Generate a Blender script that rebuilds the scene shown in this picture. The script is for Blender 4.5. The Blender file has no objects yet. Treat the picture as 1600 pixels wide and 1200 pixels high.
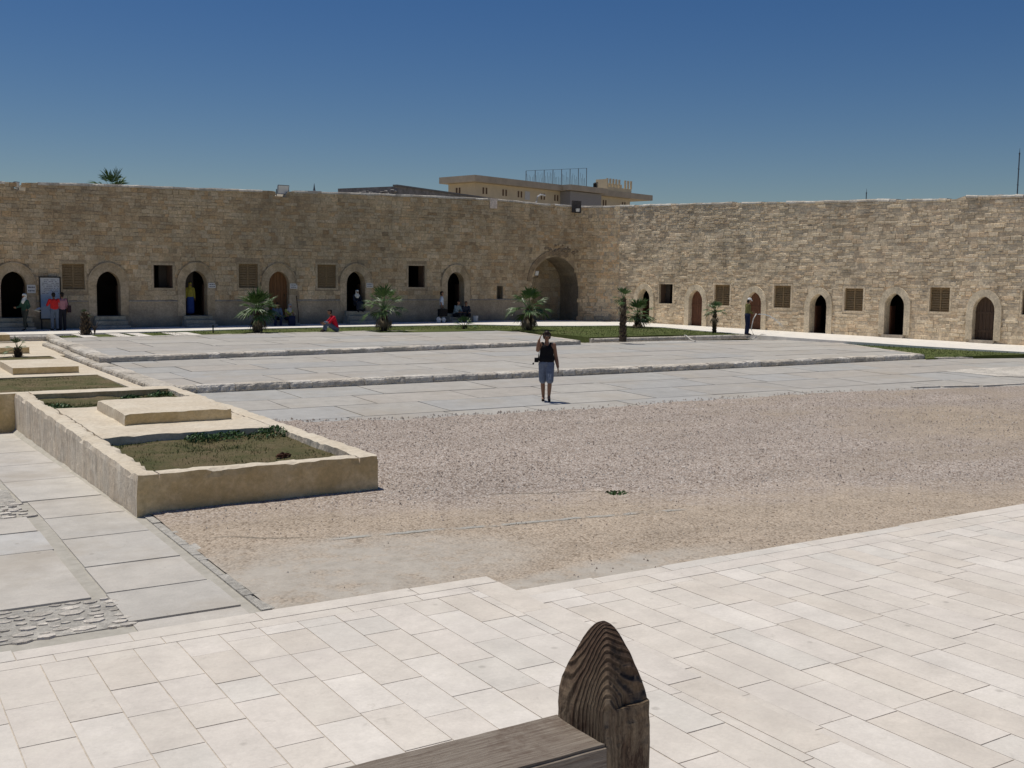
import bpy, bmesh, math, random
from mathutils import Vector, Matrix, noise
random.seed(11)
SC = bpy.context.scene
COL = SC.collection
# ------------------------------------------------------------------ camera, sky, sun, exposure
HC = 3.05
FPX = 1670.0
PITCH, ROLL, YAW = math.atan(163 / FPX), 0.012, math.radians(32.2)
FW = Vector((math.sin(YAW) * math.cos(PITCH), math.cos(YAW) * math.cos(PITCH), -math.sin(PITCH)))
_r = Vector((math.cos(YAW), -math.sin(YAW), 0))
_u = _r.cross(FW)
RT = math.cos(ROLL) * _r + math.sin(ROLL) * _u
UP = -math.sin(ROLL) * _r + math.cos(ROLL) * _u
CAMP = Vector((0, 0, HC))
cd = bpy.data.cameras.new('camera')
cam = bpy.data.objects.new('camera', cd)
COL.objects.link(cam)
cd.sensor_width = 36
cd.lens = 36 * FPX / 1600
cd.clip_start = 0.1
cd.clip_end = 6000
m = Matrix((RT, UP, -FW)).transposed().to_4x4()
m.translation = CAMP
cam.matrix_world = m
SC.camera = cam

SUN = Vector((-0.22, 0.457, 1.65)).normalized()
sl = bpy.data.lights.new('sun', 'SUN')
sl.energy = 4.3
sl.angle = math.radians(0.5)
sl.color = (1.0, 0.95, 0.86)
so = bpy.data.objects.new('sun', sl)
COL.objects.link(so)
so.rotation_euler = SUN.to_track_quat('Z', 'Y').to_euler()
so.location = (0, 0, 60)

W = bpy.data.worlds.new('World')
SC.world = W
W.use_nodes = True
nt = W.node_tree
bg = nt.nodes['Background']
sky = nt.nodes.new('ShaderNodeTexSky')
sky.sky_type = 'NISHITA'
sky.sun_disc = False
sky.sun_elevation = math.asin(SUN.z)
sky.sun_rotation = math.atan2(SUN.x, SUN.y)
sky.air_density = 1.0
sky.dust_density = 0.35
sky.ozone_density = 3.0
sky.altitude = 0
hs = nt.nodes.new('ShaderNodeHueSaturation')
hs.inputs['Hue'].default_value = 0.511
hs.inputs['Saturation'].default_value = 1.36
hs.inputs['Value'].default_value = 1.17
nt.links.new(sky.outputs[0], hs.inputs['Color'])
nt.links.new(hs.outputs[0], bg.inputs[0])
bg.inputs[1].default_value = 0.055
SC.view_settings.view_transform = 'Standard'
SC.view_settings.look = 'None'
SC.view_settings.exposure = -0.35
SC.view_settings.gamma = 1


# ------------------------------------------------------------------ pixel rays (photo pixels, 1600x1200) to places on real surfaces
def ray(px, py):
    return RT * (px - 800) / FPX - UP * (py - 600) / FPX + FW


def atz(px, py, z):
    d = ray(px, py)
    return CAMP + d * ((z - HC) / d.z)


def aty(px, py, y):
    d = ray(px, py)
    return CAMP + d * (y / d.y)


def atplane(px, py, p, n):
    d = ray(px, py)
    n = Vector(n)
    return CAMP + d * ((Vector(p) - CAMP).dot(n) / d.dot(n))


def atf(px, py, f):
    z = 0.5
    for _ in range(12):
        p = atz(px, py, z)
        z = f(p.x, p.y)
    p.z = z
    return p


# ------------------------------------------------------------------ materials
MATS = {}


class NT:
    def __init__(s, name):
        s.m = bpy.data.materials.new(name)
        s.m.use_nodes = True
        s.t = s.m.node_tree
        s.b = s.t.nodes['Principled BSDF']
        s.b.inputs['Roughness'].default_value = 0.9
        s.b.inputs['Specular IOR Level'].default_value = 0.2
        s.geo = s.t.nodes.new('ShaderNodeNewGeometry')

    def n(s, t, **kw):
        o = s.t.nodes.new('ShaderNode' + t)
        for k, v in kw.items():
            setattr(o, k, v)
        return o

    def l(s, a, b):
        s.t.links.new(a, b)

    def vec(s, scale=(1, 1, 1), loc=(0, 0, 0), rot=(0, 0, 0), src=None):
        mp = s.n('Mapping')
        mp.inputs['Scale'].default_value = scale
        mp.inputs['Location'].default_value = loc
        mp.inputs['Rotation'].default_value = rot
        s.l(src or s.geo.outputs['Position'], mp.inputs[0])
        return mp.outputs[0]

    def noise(s, sc, det=4, rough=0.6, vec=None, dist=0):
        o = s.n('TexNoise')
        o.inputs['Scale'].default_value = sc
        o.inputs['Detail'].default_value = det
        o.inputs['Roughness'].default_value = rough
        o.inputs['Distortion'].default_value = dist
        s.l(vec or s.geo.outputs['Position'], o.inputs['Vector'])
        return o.outputs[0]

    def voro(s, sc, vec=None, out='Distance', feature='F1'):
        o = s.n('TexVoronoi', feature=feature)
        o.inputs['Scale'].default_value = sc
        s.l(vec or s.geo.outputs['Position'], o.inputs['Vector'])
        return o.outputs[out]

    def ramp(s, fac, stops, interp='LINEAR'):
        o = s.n('ValToRGB')
        o.color_ramp.interpolation = interp
        e = o.color_ramp.elements
        while len(e) < len(stops):
            e.new(0.5)
        for i, (p, c) in enumerate(stops):
            e[i].position = p
            e[i].color = (c, c, c, 1) if isinstance(c, (int, float)) else (*c, 1)
        s.l(fac, o.inputs[0])
        return o.outputs[0]

    def mix(s, fac, a, b, mode='MIX'):
        o = s.n('Mix', data_type='RGBA', blend_type=mode)
        for v, i in ((fac, 0), (a, 6), (b, 7)):
            if isinstance(v, (int, float)):
                o.inputs[i].default_value = v if i == 0 else (v, v, v, 1)
            elif isinstance(v, tuple):
                o.inputs[i].default_value = (*v, 1)
            else:
                s.l(v, o.inputs[i])
        return o.outputs[2]

    def math(s, op, a, b=0.0, clamp=False):
        o = s.n('Math', operation=op, use_clamp=clamp)
        for i, v in enumerate((a, b)):
            if isinstance(v, (int, float)):
                o.inputs[i].default_value = v
            else:
                s.l(v, o.inputs[i])
        return o.outputs[0]

    def color(s, c):
        if isinstance(c, tuple):
            s.b.inputs['Base Color'].default_value = (*c, 1)
        else:
            s.l(c, s.b.inputs['Base Color'])

    def bump(s, h, strength=0.5, dist=0.02, prev=None):
        o = s.n('Bump')
        o.inputs['Strength'].default_value = strength
        o.inputs['Distance'].default_value = dist
        s.l(h, o.inputs['Height'])
        if prev:
            s.l(prev, o.inputs['Normal'])
        s.l(o.outputs[0], s.b.inputs['Normal'])
        return o.outputs[0]

    def attr(s, name='col'):
        o = s.n('Attribute', attribute_name=name)
        return o.outputs['Color']


def simple(name, col, rough=0.85, var=0.25, sc=8, bump=0.0, bsc=40, spec=0.2, metal=0, bdist=0.01):
    if name in MATS:
        return MATS[name]
    t = NT(name)
    n = t.noise(sc, 5, 0.65)
    c = t.ramp(n, [(0.3, tuple(x * (1 - var) for x in col)), (0.7, tuple(min(1, x * (1 + var)) for x in col))])
    t.color(c)
    t.b.inputs['Roughness'].default_value = rough
    t.b.inputs['Specular IOR Level'].default_value = spec
    t.b.inputs['Metallic'].default_value = metal
    if bump:
        t.bump(t.noise(bsc, 4), bump, bdist)
    MATS[name] = t.m
    return t.m


def stone_mat(name, bumpdist, tint=(1, 1, 1), bs=1.0, stain=None):
    t = NT(name)
    a = t.attr()
    n1 = t.noise(1.3, 5, 0.7)
    n2 = t.noise(11, 5, 0.75)
    c = t.mix(1.0, a, t.ramp(n1, [(0.25, 0.72), (0.75, 1.22)]), 'MULTIPLY')
    c = t.mix(1.0, c, t.ramp(n2, [(0.3, 0.68), (0.7, 1.25)]), 'MULTIPLY')
    c = t.mix(1.0, c, tint, 'MULTIPLY')
    c = t.mix(1.0, c, t.ramp(t.noise(0.9, 5, 0.7, t.vec((1.6, 1.6, 0.35), (3, 5, 0))), [(0.32, 0.84), (0.6, 1.06)]), 'MULTIPLY')
    if stain:                                  # damp dirt that has risen from the ground
        z0, z1, col = stain
        sp = t.n('SeparateXYZ')
        t.l(t.geo.outputs['Position'], sp.inputs[0])
        h = t.math('ADD', sp.outputs[2], t.math('MULTIPLY', t.math('SUBTRACT', t.noise(1.1, 5, 0.7), 0.5), 1.5))
        mr = t.n('MapRange')
        t.l(h, mr.inputs[0])
        mr.inputs[1].default_value = z0
        mr.inputs[2].default_value = z1
        mr.inputs[3].default_value = 0.85
        mr.inputs[4].default_value = 0
        c = t.mix(mr.outputs[0], c, col)
    t.color(c)
    v = t.noise(26, 5, 0.7)
    w = t.voro(17, out='Distance')
    h = t.math('ADD', v, t.math('MULTIPLY', w, 0.7))
    t.bump(h, bs, bumpdist)
    return t.m


M = {}
M['wall_shade'] = stone_mat('warm_limestone_masonry', 0.02, stain=None)
M['wall_dado'] = stone_mat('plastered_wall_foot', 0.01, stain=(0.55, 1.35, (0.19, 0.165, 0.13)))
M['wall_rough'] = stone_mat('rough_limestone_masonry', 0.03, bs=0.8)
M['surround_a'] = stone_mat('dressed_stone_warm', 0.01)
M['surround_b'] = stone_mat('dressed_stone_pale', 0.006)
M['kerb'] = stone_mat('kerb_limestone', 0.03)


def tile_mat(name, bs=0.3, spots=0.0, dist=0.004, worn=0.0, smear=0.0):
    t = NT(name)
    a = t.attr()
    c = t.mix(1.0, a, t.ramp(t.noise(2.3, 6, 0.7), [(0.3, 0.86), (0.7, 1.1)]), 'MULTIPLY')
    c = t.mix(1.0, c, t.ramp(t.noise(38, 4, 0.7), [(0.3, 0.93), (0.7, 1.05)]), 'MULTIPLY')
    if spots:
        s = t.ramp(t.noise(5.5, 6, 0.75, dist=0.6), [(0.60, 0.0), (0.72, 1.0)])
        c = t.mix(t.math('MULTIPLY', s, spots), c, (0.33, 0.30, 0.25))
        s = t.ramp(t.voro(1.9), [(0.035, 1.0), (0.07, 0.0)])
        c = t.mix(t.math('MULTIPLY', s, spots), c, (0.22, 0.2, 0.17))
    if smear:
        s = t.ramp(t.noise(7.0, 7, 0.8, t.vec((1, 1, 1), (2, 1, 0))), [(0.64, 0.0), (0.70, 1.0)])
        c = t.mix(t.math('MULTIPLY', s, smear * 0.8), c, (0.50, 0.44, 0.35))
        s = t.ramp(t.noise(1.5, 7, 0.75, dist=0.8), [(0.52, 0.0), (0.66, 1.0)])
        c = t.mix(t.math('MULTIPLY', s, smear), c, (0.72, 0.67, 0.58))
        s = t.ramp(t.noise(0.8, 6, 0.7, t.vec((1, 1, 1), (31, 17, 0))), [(0.50, 0.0), (0.7, 1.0)])
        c = t.mix(t.math('MULTIPLY', s, smear), c, (0.58, 0.53, 0.47))
    if worn:
        s = t.ramp(t.noise(0.5, 5, 0.7, loc_vec(t)), [(0.5, 0.0), (0.68, 1.0)])
        c = t.mix(t.math('MULTIPLY', s, worn), c, (0.40, 0.35, 0.28))
    t.color(c)
    t.b.inputs['Roughness'].default_value = 0.8
    t.bump(t.math('ADD', t.noise(60, 4, 0.7), t.noise(9, 4, 0.6)), bs, dist)
    return t.m


def loc_vec(t):
    return t.vec((1, 1, 1), (13, 7, 0))


M['terrace'] = tile_mat('cream_limestone_paving', 0.45, 0.35, smear=0.45)
M['slab'] = tile_mat('grey_limestone_slabs', 0.5, 0.55, 0.008, 0.55)
M['path'] = tile_mat('white_path_stone', 0.3, 0.15)

# court ground: grout / earth under slabs, and the gravel sheet above it
t = NT('court_earth')
t.color(t.ramp(t.noise(6, 6, 0.7), [(0.3, (0.38, 0.355, 0.30)), (0.7, (0.51, 0.48, 0.415))]))
t.bump(t.noise(45, 5), 0.6, 0.01)
M['earth'] = t.m

t = NT('court_gravel')
P = t.geo.outputs['Position']
v1 = t.n('TexVoronoi')
v1.inputs['Scale'].default_value = 33
t.l(t.vec((1, 1, 0.2)), v1.inputs['Vector'])
peb = t.ramp(v1.outputs['Color'], [(0.12, (0.27, 0.205, 0.16)), (0.32, (0.475, 0.385, 0.315)), (0.6, (0.61, 0.515, 0.435)), (0.9, (0.80, 0.72, 0.64))])
edge = t.ramp(v1.outputs['Distance'], [(0.35, 1.0), (0.8, 0.6)])
gr = t.mix(1.0, peb, edge, 'MULTIPLY')
gr = t.mix(1.0, gr, t.ramp(t.noise(0.35, 5, 0.7, t.vec((0.6, 1.6, 1))), [(0.3, 0.86), (0.7, 1.1)]), 'MULTIPLY')
sp = t.n('SeparateXYZ')
t.l(P, sp.inputs[0])
X, Y = sp.outputs[0], sp.outputs[1]
v2 = t.n('TexVoronoi')
v2.inputs['Scale'].default_value = 34
t.l(t.vec((1, 1, 0.2)), v2.inputs['Vector'])
tan = t.ramp(v2.outputs['Color'], [(0.1, (0.25, 0.19, 0.135)), (0.3, (0.46, 0.37, 0.275)), (0.8, (0.56, 0.465, 0.36))])
tan = t.mix(1.0, tan, t.ramp(v2.outputs['Distance'], [(0.3, 1.05), (0.8, 0.72)]), 'MULTIPLY')
tan = t.mix(1.0, tan, t.ramp(t.noise(0.9, 5, 0.7), [(0.3, 0.82), (0.7, 1.15)]), 'MULTIPLY')
conc = t.ramp(t.noise(3.5, 7, 0.75), [(0.25, (0.33, 0.30, 0.25)), (0.5, (0.46, 0.42, 0.36)), (0.75, (0.54, 0.50, 0.43))])
conc = t.mix(t.ramp(t.noise(2.2, 7, 0.8, t.vec((1, 1, 1), (8, 8, 0))), [(0.48, 0.0), (0.62, 0.7)]), conc, t.mix(1.0, tan, 0.98, 'MULTIPLY'))
nbig = t.math('SUBTRACT', t.noise(0.45, 5, 0.65), 0.5)
nmid = t.math('SUBTRACT', t.noise(1.6, 6, 0.75), 0.5)
wob = t.math('ADD', t.math('MULTIPLY', nbig, 3.2), t.math('MULTIPLY', nmid, 1.3))
# tan lies nearer the terrace than a line running from y=14.6 (x=7) to y=9.6 (x=15)
line = t.math('SUBTRACT', t.math('SUBTRACT', 15.6, t.math('MULTIPLY', X, 0.36)), Y)
ft = t.math('MULTIPLY', t.math('ADD', line, wob), 0.75, True)
ft = t.math('MULTIPLY', ft, 0.95)
dust = t.ramp(t.noise(0.28, 6, 0.72, t.vec((0.7, 1.5, 1), (5, 2, 0))), [(0.47, 0.0), (0.62, 0.75)])
rx = t.math('MULTIPLY', t.math('SUBTRACT', X, 11.0), 0.12, True)
gr = t.mix(t.math('MULTIPLY', dust, rx), gr, tan)
c = t.mix(ft, gr, tan)
# pale worn sandy patch out to the right
dx = t.math('DIVIDE', t.math('SUBTRACT', X, 21.5), 4.5)
dy = t.math('DIVIDE', t.math('SUBTRACT', Y, 14.3), 2.6)
rr = t.math('ADD', t.math('MULTIPLY', dx, dx), t.math('MULTIPLY', dy, dy))
fp = t.math('MULTIPLY', t.math('ADD', t.math('SUBTRACT', 1.1, rr), t.math('MULTIPLY', wob, 0.5)), 1.0, True)
c = t.mix(t.math('MULTIPLY', fp, 0.95), c, t.mix(1.0, tan, 1.08, 'MULTIPLY'))
# smooth concrete left showing by the terrace edge
dx = t.math('DIVIDE', t.math('SUBTRACT', X, 4.0), 2.7)
dy = t.math('DIVIDE', t.math('SUBTRACT', Y, 10.0), 1.7)
rr = t.math('ADD', t.math('MULTIPLY', dx, dx), t.math('MULTIPLY', dy, dy))
fc = t.math('MULTIPLY', t.math('ADD', t.math('SUBTRACT', 1.0, rr), t.math('MULTIPLY', wob, 0.65)), 1.3, True)
st = t.math('SUBTRACT', 9.15, Y)
st = t.math('MULTIPLY', t.math('ADD', st, t.math('MULTIPLY', wob, 0.22)), 5.0, True)
lim = t.math('MULTIPLY', t.math('SUBTRACT', 9.0, X), 0.6, True)
fc = t.math('MAXIMUM', fc, t.math('MULTIPLY', st, lim))
fc = t.math('MULTIPLY', fc, 0.9)
c = t.mix(fc, c, conc)
# bluish cement smears in the tan part
bs_ = t.ramp(t.noise(1.3, 6, 0.75, t.vec((0.6, 1.6, 1), (4, 9, 0))), [(0.66, 0.0), (0.70, 0.75)])
c = t.mix(t.math('MULTIPLY', bs_, t.math('MAXIMUM', ft, fc)), c, (0.34, 0.35, 0.35))
# a buried kerb line showing as a broken crack of dirt and flush stone
def crack(c, a, b, cc, x0, x1, wdt, col, amt):
    dl = t.math('ABSOLUTE', t.math('ADD', t.math('ADD', t.math('ADD', t.math('MULTIPLY', X, a), t.math('MULTIPLY', Y, b)), cc), t.math('MULTIPLY', nmid, 0.16)))
    m1 = t.math('MULTIPLY', t.math('SUBTRACT', wdt, dl), 1.0 / wdt * 1.6, True)
    m2 = t.math('MULTIPLY', t.math('MULTIPLY', t.math('SUBTRACT', X, x0), 3.0, True), t.math('MULTIPLY', t.math('SUBTRACT', x1, X), 3.0, True))
    m3 = t.ramp(t.noise(1.9, 4, 0.7, t.vec((1, 1, 1), (3, 21, 0))), [(0.42, 0.0), (0.52, 1.0)])
    return t.mix(t.math('MULTIPLY', t.math('MULTIPLY', m1, m2), t.math('MULTIPLY', m3, amt)), c, col)


c = crack(c, 0.157, 0.988, -12.05, 4.6, 9.6, 0.075, (0.43, 0.42, 0.38), 0.9)
c = crack(c, 0.157, 0.988, -12.00, 4.6, 9.6, 0.028, (0.13, 0.11, 0.085), 0.85)
c = crack(c, 0.347, 0.938, -14.64, 6.9, 9.7, 0.030, (0.15, 0.13, 0.10), 0.8)
c = crack(c, 0.46, 0.888, -12.45, 3.4, 5.0, 0.035, (0.16, 0.14, 0.11), 0.7)
t.color(c)
hh = t.mix(fc, t.mix(ft, t.math('MULTIPLY', v1.outputs['Distance'], -1.0), t.math('MULTIPLY', v2.outputs['Distance'], -0.55)), t.math('MULTIPLY', t.noise(20, 5), 0.3))
t.bump(hh, 1.0, 0.03)
M['gravel'] = t.m

# lawn
t = NT('lawn_turf')
c = t.ramp(t.noise(0.8, 6, 0.7), [(0.3, (0.085, 0.115, 0.028)), (0.55, (0.12, 0.145, 0.042)), (0.75, (0.19, 0.175, 0.08))])
c = t.mix(1.0, c, t.ramp(t.noise(24, 4, 0.8), [(0.3, 0.65), (0.7, 1.3)]), 'MULTIPLY')
t.color(c)
t.bump(t.noise(30, 5), 1.0, 0.06)
M['lawn'] = t.m
t = NT('planter_soil')
c = t.ramp(t.noise(1.2, 6, 0.75), [(0.32, (0.10, 0.115, 0.04)), (0.5, (0.175, 0.15, 0.07)), (0.72, (0.28, 0.20, 0.12))])
c = t.mix(1.0, c, t.ramp(t.noise(40, 5, 0.8), [(0.3, 0.55), (0.7, 1.4)]), 'MULTIPLY')
t.color(c)
t.bump(t.noise(28, 6, 0.8), 1.0, 0.05)
M['soil'] = t.m


def plaster(name, base, patch, chip, sc=1.6, drip=0.0, cover=0.55, bump=0.5):
    t = NT(name)
    c = t.mix(t.ramp(t.noise(sc, 6, 0.72), [(cover - 0.12, 0.0), (cover + 0.12, 1.0)]), base, patch)
    c = t.mix(1.0, c, t.ramp(t.noise(14, 5, 0.75), [(0.3, 0.8), (0.7, 1.15)]), 'MULTIPLY')
    if drip:
        d = t.ramp(t.noise(2.4, 6, 0.8, t.vec((3.0, 3.0, 0.6))), [(0.45, 0.0), (0.7, 1.0)])
        c = t.mix(t.math('MULTIPLY', d, drip), c, chip)
    e = t.ramp(t.noise(4.6, 6, 0.8, dist=0.5), [(0.66, 0.0), (0.70, 1.0)])
    c = t.mix(t.math('MULTIPLY', e, 0.7), c, chip)
    t.color(c)
    t.bump(t.math('ADD', t.noise(12, 6, 0.7), t.math('MULTIPLY', t.noise(60, 3), 0.35)), bump, 0.02)
    return t.m


M['pl_front'] = plaster('ochre_planter_render', (0.60, 0.45, 0.23), (0.82, 0.66, 0.40), (0.42, 0.30, 0.15), 1.5, 0.18, 0.54, 0.6)
M['pl_side'] = plaster('weathered_grey_render', (0.76, 0.64, 0.49), (0.84, 0.75, 0.61), (0.34, 0.29, 0.23), 2.0, 0.8, 0.5, 1.0)
M['pl_top'] = plaster('cream_render_top', (0.63, 0.54, 0.41), (0.71, 0.63, 0.50), (0.52, 0.44, 0.33), 1.2, 0.0, 0.5, 0.5)

# wood
t = NT('weathered_dark_wood')
w = t.n('TexWave', wave_type='RINGS', rings_direction='Z', wave_profile='SIN')
w.inputs['Scale'].default_value = 52
w.inputs['Distortion'].default_value = 1.2
w.inputs['Detail'].default_value = 3
w.inputs['Detail Scale'].default_value = 1.6
t.l(t.vec((1, 1, 0.55), (-1.072, -1.415, -1.3)), w.inputs['Vector'])
fib = t.noise(9, 6, 0.75, t.vec((26, 26, 1.6)))
spk = t.ramp(t.noise(15, 6, 0.85, t.vec((1, 1, 0.4))), [(0.40, 0.0), (0.58, 1.0)])
c = t.mix(w.outputs[1], (0.060, 0.034, 0.022), (0.115, 0.072, 0.046))
c = t.mix(1.0, c, t.ramp(fib, [(0.3, 0.5), (0.7, 1.5)]), 'MULTIPLY')
sx = t.n('SeparateXYZ')
t.l(t.geo.outputs['Normal'], sx.inputs[0])
sz = t.n('SeparateXYZ')
t.l(t.geo.outputs['Position'], sz.inputs[0])
low = t.math('MULTIPLY', t.math('SUBTRACT', 2.445, sz.outputs[2]), 9.0, True)
grey = t.math('MULTIPLY', spk, t.math('ADD', t.math('MULTIPLY', low, 0.8), 0.12))
c = t.mix(grey, c, (0.27, 0.205, 0.135))
blk = t.ramp(t.noise(13, 5, 0.8, t.vec((1, 1, 0.45))), [(0.56, 0.0), (0.66, 0.85)])
c = t.mix(t.math('MULTIPLY', blk, t.math('SUBTRACT', 1.0, low)), c, (0.012, 0.010, 0.010))
t.color(c)
t.b.inputs['Roughness'].default_value = 0.7
b1 = t.bump(w.outputs[1], 1.0, 0.008)
t.bump(fib, 0.5, 0.003, b1)
M['post'] = t.m
t = NT('weathered_grey_rail_wood')
fib = t.noise(7, 7, 0.8, t.vec((1.4, 30, 30)))
c = t.ramp(fib, [(0.3, (0.13, 0.09, 0.07)), (0.5, (0.27, 0.225, 0.18)), (0.72, (0.42, 0.37, 0.31))])
c = t.mix(t.ramp(t.noise(5, 5, 0.8), [(0.5, 0.0), (0.68, 0.7)]), c, (0.10, 0.055, 0.035))
t.color(c)
t.bump(fib, 0.8, 0.005)
M['rail'] = t.m


def wood_mat(name, col, sc=(9, 9, 0.5)):
    t = NT(name)
    f = t.noise(3, 6, 0.75, t.vec(sc))
    t.color(t.ramp(f, [(0.3, tuple(x * 0.6 for x in col)), (0.7, tuple(x * 1.35 for x in col))]))
    t.b.inputs['Roughness'].default_value = 0.7
    t.bump(f, 0.4, 0.01)
    return t.m


M['door_red'] = wood_mat('red_brown_door_wood', (0.16, 0.075, 0.045))
M['door_brown'] = wood_mat('warm_brown_door_wood', (0.20, 0.10, 0.045))
M['door_dark'] = wood_mat('dark_brown_door_wood', (0.085, 0.055, 0.038))
M['shutter'] = wood_mat('olive_brown_shutter_wood', (0.29, 0.205, 0.11), (3, 3, 9))
M['room'] = simple('room_gloom_plaster', (0.05, 0.042, 0.035), 0.95, 0.2, 1.5)  # gloom of the unlit rooms put into the plaster colour


# ------------------------------------------------------------------ mesh helpers
class MB:
    def __init__(s):
        s.v, s.f, s.mi, s.c = [], [], [], []

    def vert(s, p, col=None):
        s.v.append(tuple(p))
        s.c.append(col or (1, 1, 1))
        return len(s.v) - 1

    def face(s, pts, mi=0, col=None):
        s.f.append([s.vert(p, col) for p in pts])
        s.mi.append(mi)

    def box(s, lo, hi, mi=0, col=None):
        x0, y0, z0 = lo
        x1, y1, z1 = hi
        s.hexa([(x0, y0, z0), (x1, y0, z0), (x1, y1, z0), (x0, y1, z0)], [(x0, y0, z1), (x1, y0, z1), (x1, y1, z1), (x0, y1, z1)], mi, col)

    def hexa(s, b, t, mi=0, col=None):
        i = [s.vert(p, col) for p in list(b) + list(t)]
        n = len(b)
        s.f.append([i[k] for k in range(n - 1, -1, -1)])
        s.f.append(i[n:])
        s.mi += [mi, mi]
        for k in range(n):
            k2 = (k + 1) % n
            s.f.append([i[k], i[k2], i[n + k2], i[n + k]])
            s.mi.append(mi)

    def bar(s, p, q, w, h=None, mi=0, col=None):
        p, q = Vector(p), Vector(q)
        h = h or w
        d = (q - p).normalized()
        a = d.cross(Vector((0, 0, 1)))
        if a.length < 0.05:
            a = Vector((1, 0, 0))
        a.normalize()
        b = a.cross(d)
        c = [(-1, -1), (1, -1), (1, 1), (-1, 1)]
        s.hexa([p + a * w / 2 * i + b * h / 2 * j for i, j in c], [q + a * w / 2 * i + b * h / 2 * j for i, j in c], mi, col)

    def tube(s, pts, rads, n=8, mi=0, col=None, cap=True):
        pts = [Vector(p) for p in pts]
        rings = []
        for k, p in enumerate(pts):
            d = (pts[min(k + 1, len(pts) - 1)] - pts[max(k - 1, 0)]).normalized()
            a = d.cross(Vector((0, 0, 1)))
            if a.length < 0.1:
                a = d.cross(Vector((1, 0, 0)))
            a.normalize()
            b = d.cross(a)
            r = rads[k] if isinstance(rads, (list, tuple)) else rads
            rings.append([s.vert(p + a * r * math.cos(2 * math.pi * i / n) + b * r * math.sin(2 * math.pi * i / n), col) for i in range(n)])
        for r0, r1 in zip(rings, rings[1:]):
            for i in range(n):
                s.f.append([r0[i], r0[(i + 1) % n], r1[(i + 1) % n], r1[i]])
                s.mi.append(mi)
        if cap:
            s.f += [rings[0][::-1], rings[-1]]
            s.mi += [mi, mi]

    def build(s, name, mats, parent=None, smooth=False, merge=0):
        me = bpy.data.meshes.new(name)
        me.from_pydata(s.v, [], s.f)
        if not isinstance(mats, (list, tuple)):
            mats = [mats]
        for q in mats:
            me.materials.append(q)
        me.polygons.foreach_set('material_index', s.mi)
        at = me.color_attributes.new('col', 'FLOAT_COLOR', 'POINT')
        flat = []
        for q in s.c:
            flat += [q[0], q[1], q[2], 1]
        at.data.foreach_set('color', flat)
        if merge:
            bm = bmesh.new()
            bm.from_mesh(me)
            bmesh.ops.remove_doubles(bm, verts=bm.verts, dist=merge)
            bm.to_mesh(me)
            bm.free()
        if smooth:
            me.polygons.foreach_set('use_smooth', [True] * len(me.polygons))
        me.update()
        o = bpy.data.objects.new(name, me)
        COL.objects.link(o)
        if parent:
            o.parent = parent
        return o


def recalc(o):
    bm = bmesh.new()
    bm.from_mesh(o.data)
    bmesh.ops.recalc_face_normals(bm, faces=bm.faces)
    bm.to_mesh(o.data)
    bm.free()
    return o


def tag(o, label=None, cat=None, group=None, kind=None):
    if label:
        o['label'] = label
    if cat:
        o['category'] = cat
    if group:
        o['group'] = group
    if kind:
        o['kind'] = kind
    return o


def thing(name, label, cat, loc=(0, 0, 0), rz=0, group=None, kind=None):
    o = bpy.data.objects.new(name, None)
    o.empty_display_size = 0.2
    COL.objects.link(o)
    o.location = loc
    o.rotation_euler = (0, 0, rz)
    return tag(o, label, cat, group, kind)


def nz(x, y, z=0.0, s=1.0):
    return noise.noise(Vector((x * s, y * s, z * s)))


def gbox(mb, lo, hi, res=0.12, amp=0.01, mi=(0, 0, 0), nsc=3.0, edge=0.0):
    """box with gridded faces, nudged by a position noise so that neighbours stay joined; mi = (x faces, y faces, z faces)"""
    L = [hi[i] - lo[i] for i in range(3)]
    N = [max(1, int(round(L[i] / res))) for i in range(3)]

    def P(i, j, k):
        p = Vector((lo[0] + L[0] * i / N[0], lo[1] + L[1] * j / N[1], lo[2] + L[2] * k / N[2]))
        q = p * nsc
        d = noise.noise_vector(q) * amp + noise.noise_vector(q * 4.1) * amp * 0.4
        if edge and k == N[2]:
            e = noise.noise(p * 5.0 + Vector((9, 2, 4)))
            e = max(0, e - 0.05)
            onx = i in (0, N[0])
            ony = j in (0, N[1])
            if onx or ony:
                d.z -= e * edge + edge * 0.12
                if onx:
                    d.x += (edge * 0.12 + e * edge * 0.5) * (1 if i == 0 else -1)
                if ony:
                    d.y += (edge * 0.12 + e * edge * 0.5) * (1 if j == 0 else -1)
        return p + d
    for (a, b, fx) in ((1, 2, 0), (0, 2, 1), (0, 1, 2)):
        for side in (0, 1):
            for i in range(N[a]):
                for j in range(N[b]):
                    idx = []
                    for (di, dj) in ((0, 0), (1, 0), (1, 1), (0, 1)):
                        c = [0, 0, 0]
                        c[fx] = N[fx] * side
                        c[a] = i + di
                        c[b] = j + dj
                        idx.append(P(*c))
                    if (side == 1) == (fx == 1):
                        idx.reverse()
                    mb.face(idx, mi[fx])


# ------------------------------------------------------------------ ground levels
def lerp(a, b, t):
    return a + (b - a) * max(0.0, min(1.0, t))


def zg(x, y):                                   # court
    right = lerp(0, 0.30, (y - 13.0) / 12.0)
    left = lerp(0.0, -0.34, (y - 13.8) / 11.0)
    return lerp(left, right, (x - 3.1) / 0.6)


def zt(x, y):                                   # upper level along the walls
    a = 0.56 + 0.0064 * (x - 6)
    b = lerp(0.50, 0.66, (y - 28) / 20.0)
    return lerp(a, b, (x - 31) / 7.0)


# ------------------------------------------------------------------ the setting: ground
g = MB()
g.face([(-3000, -3000, -1.3), (3000, -3000, -1.3), (3000, 3000, -1.3), (-3000, 3000, -1.3)])
tag(g.build('ground', simple('sandy_ground', (0.36, 0.30, 0.22), 0.95, 0.2, 0.05)), kind='structure')

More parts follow.
